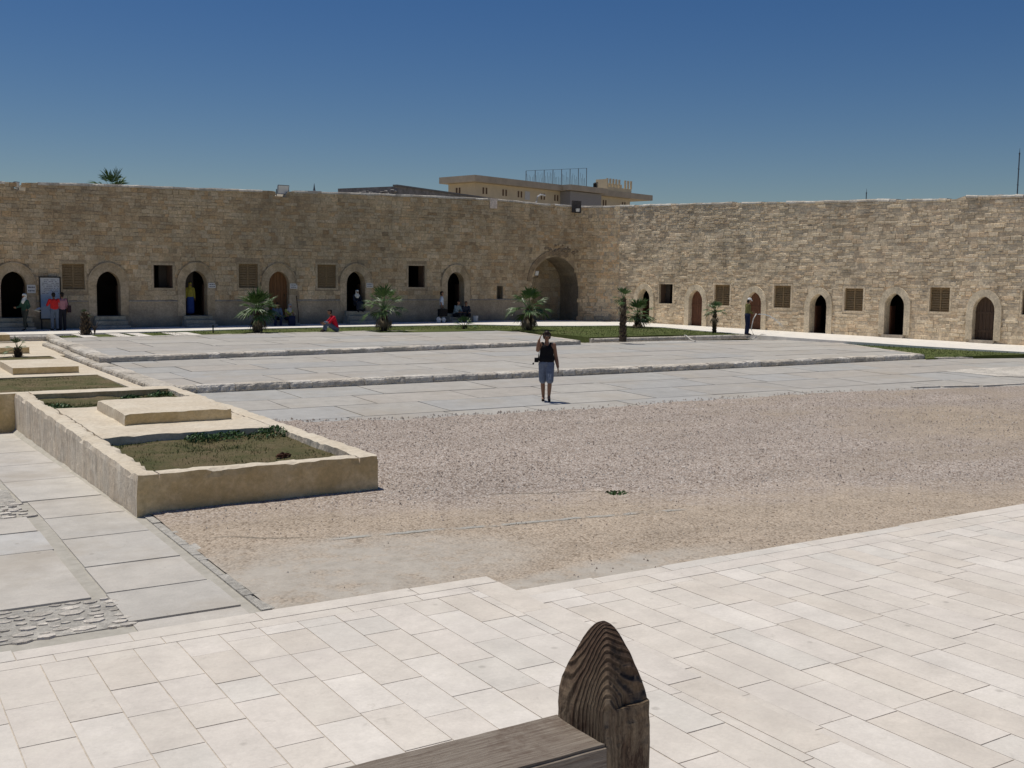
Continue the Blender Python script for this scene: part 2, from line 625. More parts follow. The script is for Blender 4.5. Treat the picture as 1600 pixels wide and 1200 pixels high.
g = MB()
xs = [-14 + i * 0.5 for i in range(0, 121)]
ys = [-3 + i * 0.5 for i in range(0, 113)]
idx = {}
for i, x in enumerate(xs):
    for j, y in enumerate(ys):
        idx[i, j] = g.vert((x, y, zg(x, y) - 0.016 + 0.003 * nz(x, y, 0, 0.8)))
for i in range(len(xs) - 1):
    for j in range(len(ys) - 1):
        g.f.append([idx[i, j], idx[i + 1, j], idx[i + 1, j + 1], idx[i, j + 1]])
        g.mi.append(0)
tag(g.build('courtyard_ground', M['earth'], smooth=True), kind='structure')


def inpoly(x, y, poly):
    c = False
    n = len(poly)
    for i in range(n):
        x0, y0 = poly[i]
        x1, y1 = poly[i - 1]
        if (y0 > y) != (y1 > y) and x < (x1 - x0) * (y - y0) / (y1 - y0) + x0:
            c = not c
    return c


def clip_poly(sub, clip):
    """Sutherland-Hodgman; clip polygon convex, counter-clockwise"""
    out = sub
    n = len(clip)
    for i in range(n):
        a, b = clip[i], clip[(i + 1) % n]
        inp, out = out, []
        if not inp:
            return []

        def side(p):
            return (b[0] - a[0]) * (p[1] - a[1]) - (b[1] - a[1]) * (p[0] - a[0])
        for k in range(len(inp)):
            p, q = inp[k - 1], inp[k]
            sp_, sq = side(p), side(q)
            if (sp_ >= 0) != (sq >= 0):
                tt = sp_ / (sp_ - sq)
                out.append((p[0] + (q[0] - p[0]) * tt, p[1] + (q[1] - p[1]) * tt))
            if sq >= 0:
                out.append(q)
    return out


def slabs(name, rects, zf, mat, cols, gap=0.012, dz=0.004, depth=0.05, clip=None, cj=0.05, kind='structure', inset=0.006, parent=None, ragged=0.0):
    mb = MB()
    for (x0, y0, x1, y1) in rects:
        gp = gap * random.uniform(0.6, 1.5)
        a = [(x0 + gp / 2, y0 + gp / 2), (x1 - gp / 2, y0 + gp / 2), (x1 - gp / 2, y1 - gp / 2), (x0 + gp / 2, y1 - gp / 2)]
        if ragged:
            a = [(p[0] + random.uniform(-ragged, ragged), p[1] + random.uniform(-ragged, ragged)) for p in a]
        if clip:
            a = clip_poly(a, clip)
            if len(a) < 3:
                continue
        cx = sum(p[0] for p in a) / len(a)
        cy = sum(p[1] for p in a) / len(a)
        h = random.uniform(-dz, dz)
        k = random.choice(cols)
        j = 1 + random.uniform(-cj, cj)
        col = tuple(q * j for q in k)
        tp = [(p[0] + (cx - p[0]) * inset / max(0.1, abs(x1 - x0) / 2), p[1] + (cy - p[1]) * inset / max(0.1, abs(y1 - y0) / 2)) for p in a]
        mb.hexa([(p[0], p[1], zf(*p) + h - depth) for p in a], [(p[0], p[1], zf(*p) + h) for p in tp], 0, col)
    o = mb.build(name, mat, parent)
    return tag(o, kind=kind) if kind else o


def rows_y(x0, x1, y0, y1, w, l0, l1, jit=0.0):
    """rows running along Y"""
    r = []
    x = x0
    while x < x1 - 0.01:
        xe = min(x + w * random.uniform(1 - jit, 1 + jit), x1)
        y = y1 + random.uniform(0, l1 * 0.9)
        while y > y0:
            yn = y - random.uniform(l0, l1)
            if min(y, y1) - max(yn, y0) > 0.05:
                r.append((x, max(yn, y0), xe, min(y, y1)))
            y = yn
        x = xe
    return r


def rows_x(x0, x1, y0, y1, w, l0, l1, jit=0.0):
    return [(a, b, c, d) for (b, a, d, c) in rows_y(y0, y1, x0, x1, w, l0, l1, jit)]


# terrace: the raised left half and the lower right half, tile rows 0.33 m wide
CR = [(0.70, 0.64, 0.56), (0.69, 0.63, 0.55), (0.71, 0.65, 0.575), (0.68, 0.615, 0.53), (0.68, 0.635, 0.565), (0.705, 0.645, 0.57), (0.70, 0.64, 0.56), (0.745, 0.69, 0.615)]
ZL, ZR = 0.20, 0.10
base = MB()
base.box((-12, -2, -0.5), (5.19, 8.66, ZL - 0.005))
base.box((5.20, -2, -0.5), (34, 8.36, ZR - 0.005))
tb = tag(base.build('terrace', simple('terrace_grout', (0.56, 0.50, 0.42), 0.95, 0.25, 12)), kind='structure')
r = []
x = 0.81 - 0.33 * 30
while x < 4.84:
    y = 8.26
    first = random.choice((0.40, 0.78, 0.2))
    while y > 0:
        L = first if first else random.choice((0.40, 0.62, 0.76, 0.80, 0.66, 0.52))
        first = None
        r.append((x, y - L, x + 0.33, y))
        y -= L
    x += 0.33
r2 = []
x = -9.0
while x < 5.17:
    L = random.uniform(0.75, 1.5)
    r2.append((x, 8.44, min(x + L, 5.18), 8.67 + random.uniform(-0.025, 0.025)))
    x += L
x = -9.3
while x < 4.85:
    L = random.uniform(0.45, 0.9)
    r2.append((x, 8.26, min(x + L, 4.87), 8.44) if False else (x, 8.26, min(x + L, 4.87), 8.435))
    x += L
r3 = [(max(a, -9), b, min(c, 4.87), d) for (a, b, c, d) in r if a < 4.86]
y = 8.44
while y > 0:
    L = random.uniform(0.8, 1.5)
    r3.append((4.87, y - L, 5.19, y))
    y -= L
slabs('terrace_tiles', r3 + r2, lambda x, y: ZL, M['terrace'], CR, 0.0032, 0.0015, 0.03, None, 0.02, None, 0.0025, tb, 0.0015)
r = [(5.22 if a < 5.25 else a, b, c, d) for (a, b, c, d) in rows_y(5.11, 34, 0.5, 7.93, 0.335, 0.58, 0.98)]
x = 5.21
while x < 33:
    L = random.uniform(0.5, 0.95)
    r.append((x, 7.93, x + L, 8.19))
    x += L
x = 5.21
while x < 33:
    L = random.uniform(0.7, 1.3)
    r.append((x, 8.19, x + L, 8.38 + random.uniform(-0.02, 0.03)))
    x += L
slabs('terrace_tiles', r, lambda x, y: ZR, M['terrace'], CR, 0.0032, 0.0015, 0.03, None, 0.02, None, 0.0025, tb, 0.0015)

# grey slab walk beside the planter (two strips parted by a gutter)
GS = [(0.562, 0.529, 0.481), (0.540, 0.508, 0.454), (0.583, 0.551, 0.502), (0.551, 0.513, 0.454), (0.540, 0.524, 0.491)]
jy = [8.6, 9.55, 10.55, 11.63, 13.0, 14.3, 15.75, 17.7, 19.6, 21.4, 23.3, 25.2, 27]
r = []
for a, b in zip(jy, jy[1:]):
    r.append((2.05 if b < 16 else 1.99, a, 3.07, b))
r += [(-0.2, 10.46, 1.93, 12.58), (-0.2, 12.58, 1.93, 13.6), (-0.2, 13.6, 1.93, 14.6), (-3.0, 14.6, 1.2, 16.8), (0.3, 16.8, 1.93, 18.3), (0.3, 18.3, 1.93, 20.6), (0.3, 20.6, 1.93, 22.8), (-1.5, 22.8, 1.93, 25),
      (-3, 9.5, -0.2, 12), (-3, 12, -0.2, 14.6)]
walk = slabs('walkway', r, zg, M['slab'], GS, 0.022, 0.003, 0.06, None, 0.06, 'structure', 0.008, None, 0.012)

# rough cobbled patches in that walk
mb = MB()
for (x0, y0, x1, y1, n) in ((0.6, 9.5, 2.06, 10.4, 62), (1.15, 14.62, 1.95, 16.8, 45)):
    done = []
    for _ in range(n * 12):
        cx, cy = random.uniform(x0, x1), random.uniform(y0, y1)
        r0 = random.uniform(0.035, 0.105)
        if any(math.hypot((cx - q[0]) / 1.25, (cy - q[1]) / 0.8) < (r0 + q[2]) * 1.0 for q in done):
            continue
        done.append((cx, cy, r0))
        k = random.randint(5, 7)
        ph = random.uniform(0, 6)
        z = zg(cx, cy) + random.uniform(-0.001, 0.006)
        j = random.uniform(0.75, 1.1)
        c = (0.76 * j, 0.70 * j, 0.61 * j)
        ring = [(cx + r0 * 1.4 * random.uniform(0.75, 1.1) * math.cos(ph + 6.283 * i / k), cy + r0 * 0.8 * random.uniform(0.75, 1.1) * math.sin(ph + 6.283 * i / k)) for i in range(k)]
        mb.hexa([(p[0], p[1], z - 0.04) for p in ring], [(cx + (p[0] - cx) * 0.85, cy + (p[1] - cy) * 0.85, z + 0.004 * random.random()) for p in ring], 0, c)
for (x0, y0, x1, y1) in ((0.2, 9.5, 2.06, 10.42), (1.1, 14.62, 1.95, 16.8)):
    mb.box((x0, y0, -0.2), (x1, y1, zg(1, (y0 + y1) / 2) - 0.006), 0, (0.54, 0.51, 0.45))
tag(mb.build('cobbles', M['kerb']), kind='structure')
# broken kerb stones along the second gutter
mb = MB()
y = 9.3
while y < 13.7:
    L = random.uniform(0.2, 0.7)
    z = zg(3.4, y) + 0.006
    w1, w2 = random.uniform(.06, .19), random.uniform(.06, .19)
    z -= random.uniform(0, .008)
    mb.hexa([(3.17, y, z - 0.05), (3.175 + w1, y + .01, z - 0.05), (3.175 + w2, y + L - .01, z - 0.05), (3.17, y + L - 0.015, z - 0.05)],
            [(3.172, y + .005, z), (3.17 + w1, y + .012, z), (3.17 + w2, y + L - .012, z), (3.172, y + L - 0.012, z)], 0, (0.53, 0.50, 0.44))
    y += L
tag(mb.build('gutter_kerb', M['kerb']), kind='structure')

# grey slabs of the court in front of the lower platform
CG = [(0.45, 0.425, 0.38), (0.435, 0.41, 0.37), (0.465, 0.44, 0.395), (0.43, 0.42, 0.39), (0.455, 0.42, 0.37), (0.42, 0.41, 0.385), (0.45, 0.425, 0.38)]
r = []
for (a, b) in ((24.05 - 0.62, 25.12), (21.95, 23.43), (20.3, 21.95), (18.4, 20.3), (16.6, 18.4)):
    r += rows_x(6.46, 44, a, b, b - a, 1.6, 3.4)
slabs('court_slabs', r, zg, M['slab'], CG, 0.028, 0.003, 0.06, None, 0.03, 'structure', 0.008, None, 0.02)

# gravel sheet, ragged edges, lying on the slabs
top = [atf(px, py, zg) for px, py in ((475, 660), (540, 657), (600, 656), (700, 651), (800, 646), (900, 640), (1040, 629), (1180, 620), (1300, 613), (1430, 609), (1600, 602), (1750, 593))]


def gy(x):
    if x < top[0].x:
        return top[0].y + 0.3
    for a, b in zip(top, top[1:]):
        if a.x <= x <= b.x:
            return a.y + (b.y - a.y) * (x - a.x) / (b.x - a.x)
    return top[-1].y


g = MB()
NX, NY = 420, 90
cols_ = []
for i in range(NX + 1):
    x = 3.27 + (34 - 3.27) * (i / NX) ** 1.25
    ye = gy(x) + 0.22 * nz(x, 3, 0, 1.1) + 0.10 * nz(x, 7, 0, 5)
    y0 = 8.2
    col = []
    for j in range(NY + 1):
        y = y0 + (ye - y0) * (j / NY)
        z = zg(max(x, 4.0), y) + 0.018 + 0.010 * nz(x, y, 0, 2.0) + 0.007 * nz(x, y, 5, 9.0)
        if j == NY:
            z -= 0.03
        if x < 3.4:
            z -= 0.014
        col.append(g.vert((x, y, z)))
    cols_.append(col)
for i in range(NX):
    for j in range(NY):
        g.f.append([cols_[i][j], cols_[i + 1][j], cols_[i + 1][j + 1], cols_[i][j + 1]])
        g.mi.append(0)
tag(g.build('gravel', M['gravel'], smooth=True), 'pinkish grey gravel spread over the middle of the courtyard', None, None, 'structure')

g = MB()
pts = [atf(px, py, zg) for px, py in ((1478, 580), (1510, 577), (1570, 574), (1640, 571), (1700, 575), (1660, 584), (1600, 590), (1560, 589), (1520, 584))]
cx_, cy_ = sum(p.x for p in pts) / 9, sum(p.y for p in pts) / 9
rim = []
for k in range(54):
    a, b = pts[k // 6], pts[(k // 6 + 1) % 9]
    q_ = a.lerp(b, (k % 6) / 6)
    f_ = 1 + 0.10 * nz(q_.x, q_.y, 3, 2.5)
    rim.append((cx_ + (q_.x - cx_) * f_, cy_ + (q_.y - cy_) * f_))
g.hexa([(x, y, 0.2) for x, y in rim], [(x, y, zg(x, y) + 0.012) for x, y in rim], 0, (0.68, 0.63, 0.55))
pts = [atf(px, py, zg) for px, py in ((1425, 606.5), (1470, 605), (1530, 604), (1600, 600.5), (1700, 596))]
for a, b in zip(pts, pts[1:]):
    d_ = b - a
    n_ = max(1, int(d_.length / 0.9))
    for k in range(n_):
        p_, q_ = a + d_ * (k / n_), a + d_ * ((k + .93) / n_)
        w_ = random.uniform(0.07, 0.14)
        z = zg(p_.x, p_.y) + 0.034 + random.uniform(0, .006)
        g.hexa([(p_.x, p_.y - w_, .05), (q_.x, q_.y - w_, .05), (q_.x, q_.y + w_, .05), (p_.x, p_.y + w_, .05)], [(p_.x + .02, p_.y - w_ + .02, z), (q_.x - .02, q_.y - w_ + .02, z), (q_.x - .02, q_.y + w_ - .02, z), (p_.x + .02, p_.y + w_ - .02, z)], 0, (0.66, 0.61, 0.53))
tag(g.build('pale_patch', M['kerb']), kind='structure')

# loose pebbles standing out of the gravel
g = MB()
for _ in range(15000):
    x = 3.6 + 22 * random.random() ** 1.3
    y = random.uniform(8.6, gy(x) + 0.25)
    if x < 6.6 and y > 13.6:
        continue
    if ((x - 4) / 3.0) ** 2 + ((y - 10) / 1.9) ** 2 < 1 and random.random() < .93:
        continue
    tanny = (15.6 - 0.36 * x) - y > random.uniform(-1, 1.2)
    if tanny and random.random() < 0.75:
        continue
    r0 = random.uniform(0.010, 0.028) * (0.7 if tanny else 1)
    z = zg(x, y) + 0.020
    j = random.uniform(0.75, 1.3)
    c = random.choice(((0.46, 0.38, 0.32), (0.54, 0.46, 0.40), (0.42, 0.34, 0.28), (0.64, 0.58, 0.51)))
    c = tuple(q * j for q in c)
    ph = random.uniform(0, 6)
    ring = [(x + r0 * random.uniform(0.7, 1.2) * math.cos(ph + 1.257 * k), y + r0 * random.uniform(0.7, 1.2) * math.sin(ph + 1.257 * k)) for k in range(5)]
    b = [g.vert((p[0], p[1], z - 0.01), c) for p in ring]
    tpi = g.vert((x, y, z + r0 * random.uniform(0.6, 1.1)), c)
    for k in range(5):
        g.f.append([b[k], b[(k + 1) % 5], tpi])
        g.mi.append(0)
tag(g.build('pebbles', M['kerb']), 'loose pebbles strewn over the gravel', None, None, 'stuff')


# ------------------------------------------------------------------ stepped platforms with rough kerb stones
def kerb_stones(mb, p, q, zt_, zb, l0, l1, wid, inward, rough=0.03, two=False, cols=((0.66, 0.60, 0.51), (0.70, 0.65, 0.57), (0.62, 0.56, 0.47))):
    p, q = Vector(p), Vector(q)
    d = q - p
    L = d.length
    d.normalize()
    s = 0.0
    inward = Vector(inward).normalized()
    while s < L - 0.02:
        l = min(random.uniform(l0, l1), L - s)
        if L - s - l < 0.15:
            l = L - s
        a = p + d * s
        c = random.choice(cols)
        j = random.uniform(0.9, 1.1)
        c = tuple(k * j for k in c)
        n = max(2, int(l / 0.11))
        w = wid * random.uniform(0.85, 1.15)
        off = random.uniform(-1, 1) * rough * 0.5
        h = random.uniform(-0.5, 0.5) * rough * 0.5
        prof = []                                # profile from foot, out, up and back
        for k in range(n + 1):
            t_ = k / n
            e = 0.10 if k in (0, n) else 0.0
            x = a + d * (0.006 + (l - 0.012) * t_)
            nn = [random.uniform(-1, 1) * rough * 0.35 for _ in range(4)]
            hh = zt_ - zb
            prof.append([x + inward * (0.02 + e * 0.15 + nn[0]) + Vector((0, 0, zb - 0.02)),
                         x + inward * (off + nn[1] + e * 0.15) + Vector((0, 0, zb + hh * 0.35)),
                         x + inward * (off + nn[2] + 0.01 + e * 0.15) + Vector((0, 0, zb + hh * 0.78)),
                         x + inward * (0.045 + off + nn[3]) + Vector((0, 0, zt_ + h + nn[0] * 0.4 - e * 0.06)),
                         x + inward * (w * 0.5) + Vector((0, 0, zt_ + 0.012 + h + nn[1] * 0.4 - e * 0.04)),
                         x + inward * w + Vector((0, 0, zt_ + 0.006)),
                         x + inward * w + Vector((0, 0, zb))])
        idx = [[mb.vert(v, c) for v in pr] for pr in prof]
        for k in range(n):
            for m_ in range(6):
                mb.f.append([idx[k][m_], idx[k][m_ + 1], idx[k + 1][m_ + 1], idx[k + 1][m_]])
                mb.mi.append(0)
        mb.f += [idx[0][::1], idx[n][::-1]]
        mb.mi += [0, 0]
        s += l


Z1, Z2 = 0.46, 0.62
P1 = [(6.20, 25.15), (34.2, 25.45), (38.3, 34.4), (31.4, 36.2), (25.9, 36.2), (6.50, 36.2)]
P2 = [(6.44, 33.1), (25.5, 35.25), (27.1, 42.6), (26.0, 44.7), (20.2, 45.3), (14.0, 44.6), (6.75, 43.8)]
for (nm, P_, z, zb, rowsy) in (('lower_platform', P1, Z1, 0.27, (25.5, 27.3, 29.1, 30.9, 32.7, 34.5, 36.3)), ('upper_platform', P2, Z2, 0.44, (33, 35.2, 37.3, 39.4, 41.5, 43.6, 45.8))):
    b = MB()
    b.hexa([(x, y, -0.5) for x, y in P_], [(x + (20 - x) * 0.012, y + (36 - y) * 0.012, z - 0.035) for x, y in P_])
    root = tag(b.build(nm, M['earth']), kind='structure')
    rr_ = []
    for a, c in zip(rowsy, rowsy[1:]):
        rr_ += rows_x(6.3, 40, a, c, c - a, 1.8, 3.6)
    ins = 0.30
    cx = sum(p[0] for p in P_) / len(P_)
    cy = sum(p[1] for p in P_) / len(P_)
    clip = [(x + (cx - x) * 0.02, y + (cy - y) * 0.045) for x, y in P_]
    slabs('slab_paving', rr_, lambda x, y, z=z: z, M['slab'], CG, 0.028, 0.005, 0.05, clip, 0.03, None, 0.006, root, 0.02)
    k = MB()
    n = len(P_)
    kerb_stones(k, (*P_[0], 0), (*P_[1], 0), z, zb if nm == 'upper_platform' else 0.27, 0.38, 0.95, 0.42, (0, 1, 0), 0.045)
    if nm == 'lower_platform':
        kerb_stones(k, (*P_[1], 0), (*P_[2], 0), z, 0.3, 0.5, 1.2, 0.35, (-1, 0.4, 0), 0.03)
        kerb_stones(k, (*P_[2], 0), (*P_[4], 0), z, 0.35, 0.5, 1.2, 0.3, (0, -1, 0), 0.03)
        kerb_stones(k, (6.20, 33.1, 0), (6.20, 25.6, 0), z, 0.27, 0.5, 1.1, 0.45, (1, 0, 0), 0.04)
        kerb_stones(k, (6.47, 43.9, 0), (6.20, 33.1, 0), z - 0.005, 0.28, 0.5, 1.1, 0.35, (1, 0, 0), 0.03)
    else:
        kerb_stones(k, (*P_[1], 0), (*P_[2], 0), z, 0.46, 0.5, 1.2, 0.35, (-1, 0.2, 0), 0.03)
        kerb_stones(k, (6.72, 43.8, 0), (6.42, 33.4, 0), z, 0.46, 0.5, 1.1, 0.45, (1, 0, 0), 0.04)
        kerb_stones(k, (*P_[2], 0), (*P_[3], 0), z, 0.5, 0.5, 1.2, 0.3, (-1, -.5, 0), 0.02)
        kerb_stones(k, (*P_[3], 0), (*P_[4], 0), z, 0.5, 0.5, 1.2, 0.25, (0, -1, 0), 0.02)
        kerb_stones(k, (*P_[4], 0), (*P_[5], 0), z, 0.5, 0.5, 1.2, 0.25, (0, -1, 0), 0.02)
        kerb_stones(k, (*P_[5], 0), (*P_[6], 0), z, 0.5, 0.5, 1.2, 0.25, (0, -1, 0), 0.02)
    k.build('kerb_stones', M['kerb'], root)


# ------------------------------------------------------------------ path and lawn at the upper level
def sheet(name, pts, f, mat, dz=0.0, skirt=0.5, kind='structure', parent=None, grid=0.8):
    bm = bmesh.new()
    poly = [(p[0], p[1]) for p in pts]
    vs = [bm.verts.new((x, y, 0)) for x, y in poly]
    fc = bm.faces.new(vs)
    if fc.normal.z < 0 or True:
        bm.normal_update()
        if fc.normal.z < 0:
            fc.normal_flip()
    x0, x1 = min(p[0] for p in poly), max(p[0] for p in poly)
    y0, y1 = min(p[1] for p in poly), max(p[1] for p in poly)
    for ax, a, b in ((0, x0, x1), (1, y0, y1)):
        k = a + grid
        while k < b:
            co = (k, 0, 0) if ax == 0 else (0, k, 0)
            no = (1, 0, 0) if ax == 0 else (0, 1, 0)
            bmesh.ops.bisect_plane(bm, geom=bm.verts[:] + bm.edges[:] + bm.faces[:], plane_co=co, plane_no=no)
            k += grid
    for v in bm.verts:
        v.co.z = f(v.co.x, v.co.y) + dz
    be = [e for e in bm.edges if e.is_boundary]
    ret = bmesh.ops.extrude_edge_only(bm, edges=be)
    for v in ret['geom']:
        if isinstance(v, bmesh.types.BMVert):
            v.co.z -= skirt
    bmesh.ops.recalc_face_normals(bm, faces=bm.faces)
    me = bpy.data.meshes.new(name)
    bm.to_mesh(me)
    bm.free()
    me.materials.append(mat)
    at = me.color_attributes.new('col', 'FLOAT_COLOR', 'POINT')
    at.data.foreach_set('color', [0.80, 0.76, 0.69, 1] * len(me.vertices))
    o = bpy.data.objects.new(name, me)
    COL.objects.link(o)
    if parent:
        o.parent = parent
    return tag(o, kind=kind) if kind else o


inner = [atf(px, py, zt) for px, py in ((0, 523), (80, 522), (300, 516.5), (400, 513.5), (560, 510), (740, 507), (850, 509), (900, 509), (968, 508.5), (1040, 511.5), (1100, 517), (1230, 527), (1320, 533), (1460, 542), (1600, 550))]
pl = [(-9, 47.6)] + [(p.x, p.y) for p in inner] + [(41.6, 20), (42.5, 12), (46, 12), (45.6, 16), (44.2, 22), (42.9, 28.6), (39.3, 49), (38.5, 51), (37.2, 52.2), (-9, 52.2)]
path = sheet('path', pl, zt, M['path'], 0.0, 0.6)

lawn_l = [(7.6, 44.0), (7.6, 47.2)] + [(p.x, p.y + 0.05) for p in inner[1:6]] + [(29.6, 44.0), (26, 43.0)]
lawn_r = [(26.2, 36.5)] + [(26.5, 44.2)] + [(p.x, p.y + 0.05) for p in inner[5:13]] + [(35.4, 33.8), (36.73, 36.7)]
allp = [(7.6, 43.5)] + [(7.6, 46.9)] + [(p.x, p.y + 0.1) for p in inner[2:10]] + [(inner[10].x + 0.1, inner[10].y), (inner[11].x + .1, inner[11].y), (36.7, 36.9), (26.9, 36.6), (27.3, 41.3), (26.4, 43.4)]
lawn = sheet('lawn', allp, zt, M['lawn'], -0.035, 0.5)
q = [atf(px, py, zt) for px, py in ((1292, 532.5), (1440, 556), (1448, 560.5), (1480, 560), (1600, 557.5), (1700, 556))]
lawn2 = [(inner[12].x, inner[12].y), (inner[13].x + .1, inner[13].y), (inner[14].x + .1, inner[14].y), (42.2, 18)] + [(39.8, 18)]
e2 = [atz(px, py, 0.33) for px, py in ((1600, 557.5), (1500, 559), (1448, 560.5), (1436, 555))]
lawn2 += [(p.x, p.y) for p in e2] + [(35.6, 31)]


def zlr(x, y):
    return lerp(0.34, zt(x, y) - 0.04, (x - 34.5) / 5.5)


sheet('lawn', lawn2, zlr, M['lawn'], 0, 0.4)

# stone kerb strip before the back lawn, and pale stepping strips across the side lawn
mb = MB()
PA, PB = (26.9, 36.45), (36.9, 36.75)
kerb_stones(mb, (*PA, 0), (*PB, 0), 0.60, 0.42, 0.8, 1.6, 0.14, (0, 1, 0), 0.012)
kerb_stones(mb, (27.4, 41.2, 0), (*PA, 0), 0.60, 0.45, 0.8, 1.6, 0.14, (1, 0, 0), 0.012)
kerb_stones(mb, (6.98, 43.6, 0), (7.1, 47.0, 0), 0.60, 0.36, 0.8, 1.4, 0.25, (1, 0, 0), 0.015)
kerb_stones(mb, (7.2, 46.9, 0), (-4.0, 47.3, 0), 0.555, 0.36, 0.9, 1.8, 0.25, (0, 1, 0), 0.012)
kerb_stones(mb, (34.4, 25.1, 0), (41.5, 24.0, 0), 0.36, 0.28, 0.9, 1.8, 0.10, (0, 1, 0), 0.01)
tag(mb.build('lawn_kerb', M['kerb']), kind='structure')
mb = MB()
for px0, px1 in ((120, 149), (178, 191), (212, 231), (275, 287), (300, 317), (354, 370), (426, 448)):
    a = atz(px0, 523, 0.6)
    w_ = 0.55
    mb.box((a.x, 44.5, 0.4), (a.x + w_, 47.6, 0.572), 0, (0.74, 0.69, 0.62))
tag(mb.build('stepping_strips', M['path']), kind='structure')
mb = MB()
a, b = atz(430, 517, .6), atz(535, 518, .6)
mb.box((a.x + 0.6, 44.9, 0.4), (b.x + 1.4, 48.2, 0.585), 0, (0.55, 0.50, 0.43))
tag(mb.build('stone_walk', M['slab']), kind='structure')


# ------------------------------------------------------------------ the fortress walls
def arch_head(uc, hw, zs, za, pt=0.30):
    """pointed arch: height of the intrados at u"""
    rise = za - zs

    def f(u):
        t_ = min(1.0, abs(u - uc) / hw)
        # arcs struck from beyond the centre: slightly pointed
        e = pt
        R = 1 + e
        y = math.sqrt(max(0, R * R - (t_ + e) ** 2)) / math.sqrt(R * R - e * e)
        return zs + rise * y
    return f


class Wall:
    def __init__(s, path, u0, u1, zb, zt_, ops):
        s.path, s.u0, s.u1, s.zb, s.zt, s.ops = path, u0, u1, zb, zt_, ops

    def P(s, u, z, d=0.0):                     # d = out of the wall, to the court
        x, y, nx, ny = s.path(u)
        return Vector((x + nx * d, y + ny * d, z))


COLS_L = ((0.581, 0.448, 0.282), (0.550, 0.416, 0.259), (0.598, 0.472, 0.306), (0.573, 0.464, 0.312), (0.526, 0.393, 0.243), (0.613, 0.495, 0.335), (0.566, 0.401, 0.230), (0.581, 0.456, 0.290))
COLS_R = ((0.784, 0.638, 0.447), (0.762, 0.616, 0.426), (0.806, 0.672, 0.479), (0.750, 0.605, 0.426), (0.784, 0.650, 0.468), (0.750, 0.582, 0.394), (0.829, 0.694, 0.500), (0.784, 0.638, 0.447))


def base_wall(w, name, label, mats, thick=3.2, split=None, colmix=None, extra=()):
    mb = MB()
    us = {w.u0, w.u1} | {u_ for u_ in extra if w.u0 < u_ < w.u1}
    u = w.u0
    while u < w.u1:
        us.add(round(u, 3))
        u += 0.45
    for o in w.ops:
        n = 14 if o['arch'] else 1
        us = {k for k in us if not (o['uc'] - o['hw'] - 1e-4 < k < o['uc'] + o['hw'] + 1e-4)}
        for k in range(n + 1):
            us.add(o['uc'] - o['hw'] + 2 * o['hw'] * k / n)
    us = sorted(us)
    for a, b in zip(us, us[1:]):
        if b - a < 1e-4:
            continue
        mid = (a + b) / 2
        ca = (0.37, 0.30, 0.21)
        if colmix:
            ca = colmix(mid)
        spans = []
        hit = [o for o in w.ops if abs(mid - o['uc']) < o['hw']]
        za0, zb0 = w.zb(a) - 0.9, w.zb(b) - 0.9
        if hit:
            o = hit[0]
            spans.append((za0, zb0, o['z0'], o['z0']))
            spans.append((o['head'](a), o['head'](b), w.zt(a), w.zt(b)))
        else:
            spans.append((za0, zb0, w.zt(a), w.zt(b)))
        for (p0, p1, q0, q1) in spans:
            if split and p0 < split(a) < q0:
                s0, s1 = split(a), split(b)
                mb.face([w.P(a, p0), w.P(b, p1), w.P(b, s1), w.P(a, s0)], 1, (0.44, 0.36, 0.255))
                mb.face([w.P(a, s0), w.P(b, s1), w.P(b, q1), w.P(a, q0)], 0, ca)
            else:
                mi = 1 if split and q0 <= split(a) else 0
                mb.face([w.P(a, p0), w.P(b, p1), w.P(b, q1), w.P(a, q0)], mi, ca if mi == 0 else (0.44, 0.36, 0.255))
        # top and back
        mb.face([w.P(a, w.zt(a)), w.P(b, w.zt(b)), w.P(b, w.zt(b), -thick), w.P(a, w.zt(a), -thick)], 0, (0.5, 0.45, 0.36))
        mb.face([w.P(b, -1.3, -thick), w.P(a, -1.3, -thick), w.P(a, w.zt(a), -thick), w.P(b, w.zt(b), -thick)], 0, (0.4, 0.36, 0.29))
    for u in (w.u0, w.u1):
        mb.face([w.P(u, -1.3), w.P(u, w.zt(u)), w.P(u, w.zt(u), -thick), w.P(u, -1.3, -thick)], 0, (0.4, 0.36, 0.29))
    o = mb.build(name, mats)
    return tag(o, label, 'wall')


